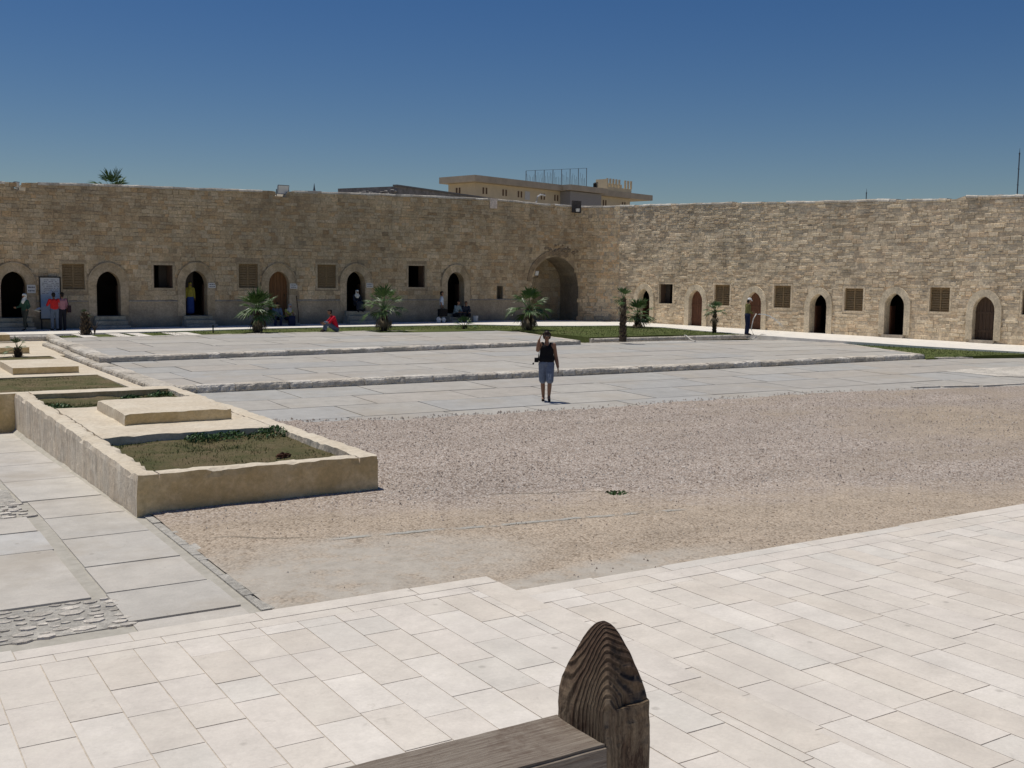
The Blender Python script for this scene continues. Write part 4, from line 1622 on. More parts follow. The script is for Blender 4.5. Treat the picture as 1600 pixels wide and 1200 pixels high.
masonry(WR, wr, M['wall_rough'], COLS_R, lambda u: 0.35, 0.11, 0.20, 0.14, 0.50, 0.040, 0.001, None, 0.8, colr, 0.009, 0.08, 2.4)
coping(WR, wr, M['kerb'], 0.07, 0.4)
for o, kd in doors_r:
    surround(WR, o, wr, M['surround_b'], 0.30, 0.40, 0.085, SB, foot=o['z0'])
    if kd == 'open':
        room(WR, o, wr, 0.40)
        mb = MB()
        u0_ = o['uc'] - o['hw']
        mb.hexa([WR.P(u0_ + .004, o['z0'], -0.42), WR.P(u0_ + .05, o['z0'], -0.42), WR.P(u0_ - .18, o['z0'], -1.3), WR.P(u0_ - .23, o['z0'], -1.3)],
                [WR.P(u0_ + .004, o['zs'], -0.42), WR.P(u0_ + .05, o['zs'], -0.42), WR.P(u0_ - .18, o['zs'], -1.3), WR.P(u0_ - .23, o['zs'], -1.3)])
        mb.build('door', M['door_red'], wr)
    else:
        door_panel(WR, o, wr, M['door_dark'] if kd == 'dark' else M['door_red'], 0.22)
    mb = MB()                                   # sill stone
    zb_ = zbr(o['uc'])
    if o['z0'] - zb_ > 0.04:
        ww = o['hw'] + 0.05
        c4 = [(o['uc'] - ww, -0.1), (o['uc'] + ww, -0.1), (o['uc'] + ww, 0.22), (o['uc'] - ww, 0.22)]
        mb.hexa([WR.P(u, zb_ - 0.2, d) for u, d in c4], [WR.P(u, o['z0'] - 0.004, d) for u, d in c4], 0, (0.50, 0.43, 0.34))
        mb.build('steps', M['surround_b'], wr)
for o, kd in wins_r:
    window(WR, o, wr, kd, M['wall_rough'], None, SW, 0.022)


# ------------------------------------------------------------------ planters
def soil_patch(name, x0, x1, y0, y1, z, parent, amp=0.05, seed=0):
    mb = MB()
    nx, ny = max(4, int((x1 - x0) / 0.10)), max(4, int((y1 - y0) / 0.10))
    ix = {}
    for i in range(nx + 1):
        for j in range(ny + 1):
            x, y = x0 + (x1 - x0) * i / nx, y0 + (y1 - y0) * j / ny
            ix[i, j] = mb.vert((x, y, z + amp * nz(x, y, seed, 1.2) + amp * 0.45 * nz(x, y, seed, 5.5)))
    for i in range(nx):
        for j in range(ny):
            mb.f.append([ix[i, j], ix[i + 1, j], ix[i + 1, j + 1], ix[i, j + 1]])
            mb.mi.append(0)
    return mb.build(name, M['soil'], parent, smooth=True)


pmats = [M['pl_side'], M['pl_front'], M['pl_top']]
PM = (0, 1, 2)
ZP = 0.53
pt = thing('planter', 'long raised planter nearest the terrace, ochre front and stained grey side wall', 'planter')
mb = MB()
gbox(mb, (3.10, 13.82, -0.55), (3.38, 24.90, ZP), 0.10, 0.018, PM, 1.6, 0.09)
gbox(mb, (6.17, 13.82, -0.1), (6.45, 24.90, ZP), 0.10, 0.018, PM, 1.6, 0.04)
gbox(mb, (3.38, 13.82, -0.1), (6.17, 14.08, ZP), 0.10, 0.018, PM, 1.6, 0.05)
gbox(mb, (3.38, 24.25, -0.1), (6.17, 24.90, ZP), 0.14, 0.006, PM, 2.2, 0.0)
mb.build('planter_walls', pmats, pt, merge=0.004)
mb = MB()
gbox(mb, (3.38, 17.35, 0.0), (6.17, 21.55, ZP - 0.003), 0.10, 0.018, (2, 2, 2), 1.6, 0.04)
mb.build('deck', pmats, pt, merge=0.004)
mb = MB()
gbox(mb, (4.00, 18.58, ZP - 0.02), (5.82, 20.85, 0.725), 0.09, 0.014, (2, 1, 2), 1.8, 0.04)
mb.build('pedestal', pmats, pt, merge=0.004)
soil_patch('soil', 3.37, 6.18, 14.07, 17.36, 0.41, pt, 0.05, 2)
soil_patch('soil', 3.37, 6.18, 21.54, 24.26, 0.41, pt, 0.05, 5)

pt2 = thing('planter', 'lower pale planter strip running back to the shaded wall, with three low blocks', 'planter')
ZD = 0.35
mb = MB()
gbox(mb, (-6.0, 24.92, -0.6), (2.3, 25.2, 0.54), 0.2, 0.006, PM, 2.2, 0.0)
gbox(mb, (2.3, 24.92, -0.6), (6.10, 25.2, 0.50), 0.2, 0.006, PM, 2.2, 0.0)
gbox(mb, (5.88, 25.2, 0.0), (6.19, 38.2, ZD), 0.2, 0.006, PM, 2.2, 0.02)
mb.build('planter_walls', pmats, pt2, merge=0.004)
mb = MB()
for (x0, x1, y0, y1) in ((-6, 5.88, 30.5, 35.3), (-6, 6.19, 38.2, 43.5), (-6, 6.42, 46.4, 47.35), (6.19, 6.44, 38.2, 46.4), (6.44, 6.98, 43.6, 47.35), (5.9, 6.19, 43.5, 46.4)):
    gbox(mb, (x0, y0, 0.0), (x1, y1, ZD - 0.004), 0.5, 0.004, (2, 1, 2), 1.0, 0.0)
mb.build('deck', pmats, pt2, merge=0.004)
for (x0, x1, y0, y1, z1) in ((3.88, 5.55, 31.3, 34.3, 0.53), (2.8, 5.45, 39.6, 42.2, 0.56), (2.0, 5.75, 46.9, 48.4, 0.62)):
    mb = MB()
    gbox(mb, (x0, y0, ZD - 0.05), (x1, y1, z1), 0.2, 0.004, (2, 1, 2), 1.5, 0.0)
    mb.build('pedestal', pmats, pt2, merge=0.004)
for (y0, y1, s_) in ((25.2, 30.5, 8), (35.3, 38.2, 11), (43.5, 46.4, 14)):
    soil_patch('soil', -6, 5.9, y0, y1, 0.315, pt2, 0.03, s_)


# ------------------------------------------------------------------ grass, weeds
def leaf_mat(name, a, b, rough=0.55):
    t = NT(name)
    t.color(t.mix(t.noise(9, 4, 0.7), a, b))
    t.b.inputs['Roughness'].default_value = rough
    t.b.inputs['Specular IOR Level'].default_value = 0.35
    return t.m


M['blade'] = leaf_mat('grass_blades', (0.075, 0.115, 0.028), (0.15, 0.16, 0.055))
M['weed'] = leaf_mat('weed_leaves', (0.035, 0.085, 0.02), (0.07, 0.13, 0.035))
M['palm'] = leaf_mat('palm_frond_green', (0.045, 0.095, 0.025), (0.10, 0.17, 0.045), 0.45)
M['palmdry'] = leaf_mat('palm_frond_dry', (0.10, 0.075, 0.045), (0.24, 0.19, 0.12), 0.8)
M['trunk'] = leaf_mat('palm_trunk_fibre', (0.045, 0.032, 0.022), (0.13, 0.095, 0.065), 0.95)


def blades(name, spots, h0, h1, mat, label, wd=0.006, lean=1.0, cat='grass'):
    mb = MB()
    for (x, y, z) in spots:
        a = random.uniform(0, 6.283)
        h = random.uniform(h0, h1)
        dx, dy = math.cos(a), math.sin(a)
        l = random.uniform(0.1, lean) * h
        b = random.uniform(0, 6.283)
        wx, wy = math.cos(b) * wd, math.sin(b) * wd
        mb.face([(x - wx, y - wy, z - 0.01), (x + wx, y + wy, z - 0.01), (x + dx * l * .5 + wx * .6, y + dy * l * .5 + wy * .6, z + h * 0.6), (x + dx * l, y + dy * l, z + h)])
    return tag(mb.build(name, mat), label, cat, None, 'stuff')


sp_ = []
for (y0, y1, n, dens) in ((14.1, 17.3, 9000, 1), (21.6, 24.2, 9000, 1), (25.2, 30.4, 5000, 1)):
    for _ in range(n):
        x, y = random.uniform(3.4, 6.15 if y0 < 25 else 5.85), random.uniform(y0, y1)
        k = nz(x, y, 3, 1.6) + 0.45 * ((y - y0) / (y1 - y0)) - 0.2
        if y0 > 20:
            k += 0.35
        if random.random() < max(0.06, k + 0.15):
            sp_.append((x, y, (0.41 if y < 25 else 0.31) + 0.04 * nz(x, y, 2, 1.2)))
blades('grass', sp_, 0.012, 0.04, M['blade'], 'thin dry grass growing in the planter soil', 0.006, 1.2)
sp_ = []
for _ in range(26000):
    x, y = random.uniform(7.7, 37.2), random.uniform(36.8, 50)
    if inpoly(x, y, allp) and not (inpoly(x, y, P2)) and not (y < 48.3 and x < 20.5 and int(x * 1.7) % 3 == 0):
        sp_.append((x, y, zt(x, y) - 0.04))
for _ in range(9000):
    x, y = random.uniform(34.5, 42), random.uniform(18, 34)
    if inpoly(x, y, lawn2):
        sp_.append((x, y, zlr(x, y)))
blades('grass', sp_, 0.02, 0.06, M['blade'], 'mown green grass of the lawns in front of the walls', 0.014)


def weed(x, y, z, r, h, label, n=160, red=False, group=None):
    mb = MB()
    for _ in range(n):
        a = random.uniform(0, 6.283)
        rr_ = r * math.sqrt(random.random())
        hh = h * random.uniform(0.3, 1.0) * (1 - 0.6 * (rr_ / r) ** 2)
        px, py, pz = rr_ * math.cos(a), rr_ * math.sin(a), hh
        s_ = random.uniform(0.018, 0.042)
        n1 = Vector((random.gauss(0, 1), random.gauss(0, 1), random.gauss(0.8, 0.6))).normalized()
        t1 = n1.orthogonal().normalized()
        t2 = n1.cross(t1)
        p = Vector((px, py, pz))
        mb.face([p - t1 * s_, p - t2 * s_ * 0.5, p + t1 * s_, p + t2 * s_ * 0.5])
    for _ in range(14):
        a = random.uniform(0, 6.283)
        mb.tube([(0, 0, -0.02), (r * 0.7 * math.cos(a), r * 0.7 * math.sin(a), h * 0.6)], 0.003, 4)
    o = mb.build('weed', M['weed'] if not red else simple('red_brown_scrub', (0.14, 0.07, 0.045), 0.9, 0.4, 30))
    o.location = (x, y, z)
    return tag(o, label, 'plant', group)


weed(6.0, 16.95, 0.41, 0.34, 0.20, 'bright green leafy weed in the back right corner of the near planter bed', 320)
for i, (x, y, r0, lb) in enumerate(((5.35, 17.05, 0.33, 'dark green weed tuft just left of the bright weed in the near bed'),
                                    (4.85, 17.1, 0.26, 'low dark weed tuft midway along the back edge of the near bed'),
                                    (5.9, 23.75, 0.30, 'green weed clump in the far right corner of the bed behind the block'),
                                    (5.15, 23.3, 0.22, 'small weed clump left of the corner clump in the bed behind the block'),
                                    (3.55, 22.3, 0.30, 'green weeds by the left rim of the bed behind the block'))):
    weed(x, y, 0.41, r0, 0.13, lb, 220)
weed(5.45, 14.95, 0.41, 0.10, 0.07, 'small red brown dead tuft near the front of the near bed', 90, True)
weed(9.35, 12.0, 0.0, 0.16, 0.035, 'flat green weed growing in the gravel near the sandy strip', 120)


# ------------------------------------------------------------------ fan palms
def fan_leaf(mb, base, dirv, plen, R, droop, nseg=16, span=2.5, mi=1, wmul=1.0):
    dirv = Vector(dirv).normalized()
    pts, p, d = [Vector(base)], Vector(base), dirv.copy()
    for k in range(4):
        p = p + d * plen / 4
        d = (d + Vector((0, 0, -droop * 0.25))).normalized()
        pts.append(p.copy())
    mb.tube(pts, [0.022, 0.018, 0.014, 0.011, 0.008], 4, mi)
    side = d.cross(Vector((0, 0, 1)))
    if side.length < 0.1:
        side = Vector((1, 0, 0))
    side.normalize()
    up = side.cross(d).normalized()
    for k in range(nseg):
        a = -span / 2 + span * k / (nseg - 1) + random.uniform(-.05, .05)
        v = (d * math.cos(a) + side * math.sin(a)).normalized()
        v = (v + up * random.uniform(-0.05, 0.22)).normalized()
        L = R * (0.72 + 0.28 * math.cos(a * 0.8)) * random.uniform(0.72, 1.12)
        n = v.cross(up).normalized()
        w0 = L * 0.05 * wmul
        m1 = p + v * L * 0.55
        tip = p + v * L + Vector((0, 0, -L * random.uniform(0.06, 0.3) * (0.5 + droop)))
        mb.face([p, m1 - n * w0, tip, m1 + up * w0 * 0.5], mi)
        mb.face([p, m1 + up * w0 * 0.5, tip, m1 + n * w0], mi)


def palm(loc, label, h=0.9, R=0.62, nleaf=26, dead=10, tr=0.16, group='fan palms planted in the courtyard', spread=1.0, seed=0, plen=0.55, category='palm', trunk_top=None):
    random.seed(seed + 100)
    t_ = thing('fan_palm', label, category, loc, random.uniform(0, 6), group)
    tk = MB()
    n = 9
    tk.tube([(0.02 * math.sin(k), 0.02 * math.cos(k * 1.7), -0.1 + (h + 0.1) * k / n) for k in range(n + 1)], [tr * (1.25 - 0.5 * k / n) * random.uniform(0.93, 1.07) for k in range(n + 1)], 10)
    for k in range(int(h * 75) + 12):           # old leaf bases
        a = k * 2.4
        z = -0.03 + h * (k + 0.5) / (h * 75 + 12)
        r0 = tr * (1.2 - 0.5 * z / h)
        d = Vector((math.cos(a), math.sin(a), 0))
        s_ = Vector((-math.sin(a), math.cos(a), 0))
        p = d * r0 * 0.9 + Vector((0, 0, z))
        q_ = d * (r0 + random.uniform(0.03, 0.09)) + Vector((0, 0, z + random.uniform(0.08, 0.16)))
        tk.face([p - s_ * 0.05, p + s_ * 0.05, q_ + s_ * 0.02, q_ - s_ * 0.02])
    tk.build('trunk', M['trunk'], t_)
    cr = MB()
    for k in range(nleaf):
        a = k * 2.39996 + random.uniform(-.2, .2)
        e = math.radians(lerp(86, 2, (k / max(1, nleaf - 1)) ** 0.8) * spread)
        e += random.uniform(-.22, .22)
        d = Vector((math.cos(a) * math.cos(e), math.sin(a) * math.cos(e), math.sin(e)))
        fan_leaf(cr, (0, 0, h - 0.04), d, plen * random.uniform(0.8, 1.15), R * random.uniform(0.8, 1.1), 0.25 + 0.5 * (k / nleaf), 15, 2.3, 0)
    cr.build('crown', M['palm'], t_)
    if dead:
        dm = MB()
        for k in range(dead):
            a = k * 2.39996 + 1
            e = math.radians(random.uniform(-65, -25))
            d = Vector((math.cos(a) * math.cos(e), math.sin(a) * math.cos(e), math.sin(e)))
            fan_leaf(dm, (0, 0, h - 0.12), d, plen * 0.7, R * 0.7, 1.2, 9, 1.0, 0)
        dm.build('dead_fronds', M['palmdry'], t_)
    return t_


def pz(px, py):
    p = atf(px, py, zt)
    p.z -= 0.05
    return p


palm(pz(403, 519), 'broad fan palm with full green crown, leftmost full palm before the shaded wall', 1.0, 0.70, 26, 8, 0.17, seed=1, plen=0.46)
palm(pz(600, 516), 'fan palm with hanging dead fronds just right of the seated man in red', 1.05, 0.62, 20, 16, 0.13, seed=2, plen=0.60)
palm(pz(826, 515), 'fan palm with spreading crown and dead skirt, standing before the big corner niche', 1.05, 0.64, 20, 12, 0.16, seed=3, plen=0.62)
palm(atf(973, 528, zt) - Vector((0, 0, .04)), 'tall stripped palm stump with a small dry tuft of fronds on top', 1.65, 0.34, 8, 9, 0.12, seed=4, plen=0.30, spread=1.15)
palm(pz(996, 511), 'bushy low fan palm behind the stripped palm stump', 0.65, 0.62, 20, 8, 0.12, seed=5, plen=0.52)
palm(pz(1116, 519), 'slender small fan palm in front of the wall near the worker', 1.05, 0.38, 13, 7, 0.07, seed=6, plen=0.32)
palm(pz(726, 513), 'very small palm seedling before the doorway with sitting people', 0.12, 0.36, 11, 2, 0.06, seed=7, plen=0.34)
palm(pz(134, 523) + Vector((0, 0, 0.0)), 'short leafless dark palm stump by the left end of the lawn', 0.95, 0.16, 3, 5, 0.19, seed=8, plen=0.14, spread=1.3)
p = atz(28, 562, 0.24)
palm((p.x, p.y, 0.22), 'tiny palm with stiff upright leaves growing in the pale planter strip', 0.38, 0.26, 7, 3, 0.09, seed=9, plen=0.28, spread=1.05)
p = atf(148, 521, zt)
st_ = thing('bare_shrub', 'thin bare branching shrub beside the dark palm stump', 'plant', p)
mb = MB()
for k in range(7):
    a = k * 0.9
    mb.tube([(0, 0, -0.05), (0.06 * math.cos(a), 0.06 * math.sin(a), 0.25), (0.3 * math.cos(a), 0.3 * math.sin(a), random.uniform(0.35, 0.75))], [0.015, 0.01, 0.004], 5)
mb.build('branches', M['trunk'], st_)
for px_, py_, lb in ((333, 519, 'tiny dark sprinkler stub standing in the side lawn'),):
    p = pz(px_, py_)
    mb = MB()
    mb.tube([(0, 0, 0), (0, 0, 0.30), (0, 0, 0.31), (0, 0, 0.36)], [0.03, 0.03, 0.05, 0.04], 8)
    o = mb.build('sprinkler', simple('dark_plastic', (0.03, 0.035, 0.03), 0.5, 0.1))
    o.location = p
    tag(o, lb, 'sprinkler')
# palm crown that shows over the top of the shaded wall
p = aty(177, 288, 60)
palm((p.x, p.y, -0.8), 'palm crown rising over the top of the shaded wall', p.z + 0.8 - 0.42, 0.80, 20, 6, 0.25, None, 1.0, 20, 0.70)

# ------------------------------------------------------------------ people
def capmesh(bm, p0, p1, r0, r1, seg=12):
    p0, p1 = Vector(p0), Vector(p1)
    d = p1 - p0
    L = d.length
    d = d / L if L > 1e-6 else Vector((0, 0, 1))
    a = d.orthogonal().normalized()
    b = d.cross(a)
    rings = []
    for k in range(4):                          # start cap
        t_ = math.pi / 2 * k / 4
        rings.append((p0 - d * r0 * math.cos(t_), r0 * math.sin(t_)))
    rings.append((p0, r0))
    rings.append((p1, r1))
    for k in range(3, -1, -1):
        t_ = math.pi / 2 * k / 4
        rings.append((p1 + d * r1 * math.cos(t_), r1 * math.sin(t_)))
    vs = []
    for c, r in rings:
        if r < 1e-6:
            vs.append([bm.verts.new(c)])
        else:
            vs.append([bm.verts.new(c + a * r * math.cos(6.28318 * i / seg) + b * r * math.sin(6.28318 * i / seg)) for i in range(seg)])
    for A, B_ in zip(vs, vs[1:]):
        for i in range(seg):
            i2 = (i + 1) % seg
            if len(A) == 1 and len(B_) == 1:
                continue
            if len(A) == 1:
                bm.faces.new([A[0], B_[i2], B_[i]])
            elif len(B_) == 1:
                bm.faces.new([A[i], A[i2], B_[0]])
            else:
                bm.faces.new([A[i], A[i2], B_[i2], B_[i]])


def blob(name, caps, mat, parent, vox=0.012, sm=3):
    bm = bmesh.new()
    for c in caps:
        capmesh(bm, *c)
    bmesh.ops.recalc_face_normals(bm, faces=bm.faces)
    me = bpy.data.meshes.new(name)
    bm.to_mesh(me)
    bm.free()
    o = bpy.data.objects.new(name, me)
    COL.objects.link(o)
    r = o.modifiers.new('r', 'REMESH')
    r.mode = 'VOXEL'
    r.voxel_size = vox
    r.use_smooth_shade = True
    if sm:
        q_ = o.modifiers.new('s', 'SMOOTH')
        q_.factor = 0.5
        q_.iterations = sm
    dg = bpy.context.evaluated_depsgraph_get()
    dg.update()
    m2 = bpy.data.meshes.new_from_object(o.evaluated_get(dg))
    o.modifiers.clear()
    o.data = m2
    bpy.data.meshes.remove(me)
    m2.materials.clear()
    m2.materials.append(mat)
    m2.polygons.foreach_set('use_smooth', [True] * len(m2.polygons))
    o.parent = parent
    return o


def J(**kw):
    d = dict(pel=(0, 0, .92), ch=(0, 0, 1.28), nk=(0, 0, 1.42), hd=(0, -.015, 1.56), look=(0, -1, 0),
             shL=(.175, 0, 1.37), elL=(.215, .02, 1.10), wrL=(.23, -.04, .86), haL=(0, -.15, -1),
             shR=(-.175, 0, 1.37), elR=(-.215, .02, 1.10), wrR=(-.23, -.04, .86), haR=(0, -.15, -1),
             hiL=(.09, 0, .90), knL=(.10, -.02, .49), anL=(.10, .02, .08), toL=(.12, -.15, .03),
             hiR=(-.09, 0, .90), knR=(-.10, -.02, .49), anR=(-.10, .02, .08), toR=(-.12, -.15, .03))
    d.update(kw)
    return {k: Vector(v) for k, v in d.items()}


def hand_caps(w, d, palmn, thumbdir, r=0.008, curl=0.25):
    kk = r / 0.008
    d = d.normalized()
    n = palmn.normalized()
    sd = d.cross(n).normalized()
    if sd.dot(thumbdir) < 0:
        sd = -sd
    caps = []
    for k in (-0.028, -0.01, 0.008, 0.026):
        caps.append((w + sd * k * 0.7, w + d * 0.085 + sd * k * kk, 0.014 * kk, 0.012 * kk))
    for k, L in ((0.030, 0.062), (0.011, 0.074), (-0.009, 0.068), (-0.028, 0.052)):
        b = w + d * 0.088 + sd * k * kk
        m1 = b + (d + sd * k * 3).normalized() * L * 0.5
        e_ = m1 + (d + sd * k * 3 + n * (0.5 + curl)).normalized() * L * 0.5
        caps += [(b, m1, r, r * 0.95), (m1, e_, r * 0.95, r * 0.8)]
    t0 = w + d * 0.025 + sd * 0.028
    t1 = t0 + (d * 0.6 + sd * 0.8).normalized() * 0.035
    t2 = t1 + (d * 0.95 + sd * 0.3).normalized() * 0.03
    caps += [(t0, t1, r * 1.3, r * 1.1), (t1, t2, r * 1.1, r * 0.9)]
    return caps


SKIN = simple('skin_light_tan', (0.36, 0.20, 0.13), 0.6, 0.08, 20)
SKIN2 = simple('skin_brown', (0.27, 0.15, 0.095), 0.6, 0.08, 20)


def cloth(name, c, var=0.15):
    return simple('cloth_' + name, c, 0.9, var, 14, 0.3, 60)


def person(label, loc, face, j, h=1.70, skin=SKIN, top=None, top_mat=None, bottom=None, bottom_mat=None, hair_mat=None, hair='short', sleeve=0.5, vox=0.010, shoe=None, cover=None, low=0.0, group=None, armk=1.0, bsm=2, fing=0.008):
    rz = math.atan2(face[0], -face[1])
    root = thing('person', label, 'person', loc, rz, group)
    k = h / 1.70
    root.scale = (k, k, k)
    side = (j['shL'] - j['shR']).normalized()
    caps = []
    # torso
    for s_ in (-1, -.35, .35, 1):
        caps.append((j['pel'] + side * 0.07 * s_, j['ch'] + side * 0.065 * s_, 0.088, 0.088))
    caps.append((j['ch'] + side * 0.09, j['shL'] - side * .02, 0.075, 0.05))
    caps.append((j['ch'] - side * 0.09, j['shR'] + side * .02, 0.075, 0.05))
    caps.append((j['ch'] + Vector((0, 0, .06)), j['nk'], 0.07, 0.05))
    caps.append((j['nk'], j['hd'] - (j['hd'] - j['nk']) * 0.3, 0.05, 0.048))
    for q_ in 'LR':
        caps.append((j['pel'], j['hi' + q_], 0.09, 0.088))
        caps.append((j['hi' + q_], j['kn' + q_], 0.085, 0.054))
        caps.append((j['kn' + q_], j['kn' + q_].lerp(j['an' + q_], 0.35), 0.052, 0.055))
        caps.append((j['kn' + q_].lerp(j['an' + q_], 0.35), j['an' + q_], 0.055, 0.036))
        caps.append((j['an' + q_], j['an' + q_].lerp(j['to' + q_], 0.5), 0.036, 0.034))
        caps.append((j['an' + q_].lerp(j['to' + q_], 0.4), j['to' + q_], 0.036, 0.024))
        caps.append((j['sh' + q_], j['el' + q_], 0.050, 0.038 * armk))
        caps.append((j['el' + q_], j['wr' + q_].lerp(j['el' + q_], .6), 0.038 * armk, 0.040 * armk))
        caps.append((j['wr' + q_].lerp(j['el' + q_], .6), j['wr' + q_], 0.040 * armk, 0.027 * armk))
        inw = (-side if q_ == 'L' else side)
        caps += hand_caps(j['wr' + q_], j['ha' + q_], inw, Vector((0, -1, 0.2)), fing)
    # head with chin, nose, ears, eye sockets are left to the glasses / brows
    f = j['look'].normalized()
    u_ = (j['hd'] - j['nk']).normalized()
    u_ = (u_ - f * u_.dot(f)).normalized()
    s2 = f.cross(u_).normalized()
    H_ = j['hd'] + Vector((0, 0, 0.02))
    caps.append((H_ + u_ * 0.022 - f * 0.018, H_ + u_ * 0.028 + f * 0.012, 0.083, 0.078))
    caps.append((H_ + f * 0.02 - u_ * 0.02, H_ + f * 0.038 - u_ * 0.072, 0.062, 0.034))
    caps.append((H_ + f * 0.088 + u_ * 0.012, H_ + f * 0.106 - u_ * 0.014, 0.009, 0.013))
    for e_ in (-1, 1):
        caps.append((H_ + s2 * e_ * 0.080 + u_ * 0.012, H_ + s2 * e_ * 0.080 - u_ * 0.014, 0.013, 0.010))
    caps.append((H_ + f * 0.074 - u_ * 0.050 - s2 * .014, H_ + f * 0.074 - u_ * 0.050 + s2 * .014, 0.010, 0.010))
    blob('body', caps, skin, root, vox, bsm)
    # eyes and mouth
    for e_ in (-1, 1):
        eb = MB()
        c = H_ + f * 0.083 + s2 * e_ * 0.032 + u_ * 0.012
        eb.tube([c - s2 * .012, c, c + s2 * .012], [0.003, 0.006, 0.003], 6)
        eb.build('eye', simple('dark_eyes', (0.02, 0.015, 0.012), 0.3), root)
    mo = MB()
    c = H_ + f * 0.083 - u_ * 0.050
    mo.tube([c - s2 * .020, c, c + s2 * .020], [0.003, 0.006, 0.003], 6)
    mo.build('mouth', simple('lips', (0.28, 0.10, 0.08), 0.5), root)
    # hair or cover
    if hair == 'short':
        blob('hair', [(H_ + u_ * 0.045 - f * 0.035, H_ + u_ * 0.06 + f * 0.018, 0.083, 0.070), (H_ - f * 0.045 - u_ * 0.03, H_ - f * .03 + u_ * .03, 0.066, 0.084)], hair_mat, root, 0.010, 1)
    elif hair == 'bob':
        blob('hair', [(H_ + u_ * 0.045 - f * 0.035, H_ + u_ * 0.062 + f * 0.022, 0.087, 0.074), (H_ - f * 0.045 - u_ * 0.05, H_ - f * .03 + u_ * .03, 0.066, 0.086),
                      (H_ + s2 * .068 - u_ * .045 - f * .005, H_ + s2 * .06 + u_ * .04, 0.024, 0.045), (H_ - s2 * .068 - u_ * .045 - f * .005, H_ - s2 * .06 + u_ * .04, 0.024, 0.045)], hair_mat, root, 0.009, 1)
    elif hair == 'scarf':
        blob('headscarf', [(H_ + u_ * 0.04 - f * 0.03, H_ + u_ * 0.055 + f * 0.018, 0.094, 0.078), (H_ - f * 0.03 - u_ * 0.05, H_ - f * .03 + u_ * .03, 0.085, 0.092),
                           (j['nk'] + Vector((0, 0, -.01)), H_ - u_ * .06 - f * .01, 0.115, 0.078), (j['nk'] - Vector((0, 0, .10)) + f * .06, j['nk'], 0.10, 0.11),
                           (j['nk'] + side * .1 - Vector((0, 0, .05)), j['nk'] - side * .1 - Vector((0, 0, .05)), 0.07, 0.07)], hair_mat, root, 0.011, 2)
    elif hair == 'cap':
        blob('hair', [(H_ - f * 0.045 - u_ * 0.03, H_ - f * .03 + u_ * .02, 0.066, 0.082)], simple('black_hair', (0.015, 0.012, 0.01), 0.6), root, 0.010, 1)
        blob('cap', [(H_ + u_ * 0.058 - f * 0.03, H_ + u_ * 0.066 + f * 0.02, 0.086, 0.074), (H_ + u_ * .052 + f * .06 - s2 * .04, H_ + u_ * .052 + f * .06 + s2 * .04, .02, .02),
                     (H_ + u_ * .045 + f * .12 - s2 * .025, H_ + u_ * .045 + f * .12 + s2 * .025, .015, .015), (H_ + u_ * .048 + f * .08, H_ + u_ * .046 + f * .12, .022, .018)], hair_mat, root, 0.008, 1)
    # top
    if top:
        tc = []
        if top == 'tank':
            for s_ in (-1, -.35, .35, 1):
                tc.append((j['pel'] + side * 0.085 * s_ + (j['ch'] - j['pel']) * 0.26, j['pel'] + side * 0.08 * s_ + (j['ch'] - j['pel']) * 0.45, 0.114, 0.102))
        for s_ in (-1, -.35, .35, 1):
            tc.append((j['pel'] + side * 0.075 * s_ + (j['ch'] - j['pel']) * low, j['ch'] + side * 0.068 * s_, 0.104 if top != 'tank' else .097, 0.104 if top != 'tank' else .098))
        if top == 'tank':
            for s_ in (-1, 1):
                tc.append((j['ch'] + side * 0.085 * s_ + Vector((0, 0, .0)), j['nk'] + side * 0.095 * s_ + Vector((0, 0, -.015)), 0.072, 0.030))
        else:
            tc.append((j['ch'] + side * 0.09, j['shL'] - side * .02, 0.09, 0.066))
            tc.append((j['ch'] - side * 0.09, j['shR'] + side * .02, 0.09, 0.066))
            tc.append((j['ch'] + Vector((0, 0, .05)), j['nk'] - Vector((0, 0, .03)), 0.09, 0.062))
            for q_ in 'LR':
                if sleeve > 0:
                    s1 = min(1, sleeve * 2)
                    tc.append((j['sh' + q_], j['sh' + q_].lerp(j['el' + q_], s1), 0.066, 0.056))
                if sleeve > 0.5:
                    tc.append((j['el' + q_], j['el' + q_].lerp(j['wr' + q_], (sleeve - 0.5) * 2), 0.056, 0.042))
        blob('shirt' if top != 'tank' else 'tank_top', tc, top_mat, root, vox, 3)
    if bottom:
        bc = []
        for s_ in (-1, 0, 1):
            bc.append((j['pel'] + side * 0.08 * s_ + Vector((0, 0, -.02)), j['pel'] + side * 0.075 * s_ + (j['ch'] - j['pel']) * (0.2 if top != 'tank' else 0.02), 0.107, 0.10))
        if bottom in ('trousers', 'shorts'):
            ext = 1.0 if bottom == 'trousers' else 0.0
            for q_ in 'LR':
                bc.append((j['pel'] + (j['hi' + q_] - j['pel']) * .8, j['hi' + q_], 0.108, 0.108))
                if bottom == 'shorts':
                    e_ = j['hi' + q_].lerp(j['kn' + q_], 0.93)
                    bc.append((j['hi' + q_], e_, 0.107, 0.093))
                else:
                    bc.append((j['hi' + q_], j['kn' + q_], 0.105, 0.075))
                    bc.append((j['kn' + q_], j['an' + q_] + (j['kn' + q_] - j['an' + q_]) * .04, 0.075, 0.062))
            blob('shorts' if bottom == 'shorts' else 'trousers', bc, bottom_mat, root, vox, 3)
        elif bottom == 'dress':
            ft = (j['anL'] + j['anR']) / 2 + Vector((0, 0, .03))
            kn = (j['knL'] + j['knR']) / 2
            for s_ in (-1, 0, 1):
                bc.append((j['pel'] + side * 0.07 * s_, kn + side * 0.08 * s_, 0.11, 0.115))
                bc.append((kn + side * 0.08 * s_, ft + side * 0.09 * s_ + Vector((0, 0, .07)), 0.115, 0.12))
            blob('dress', bc, bottom_mat, root, 0.014, 4)
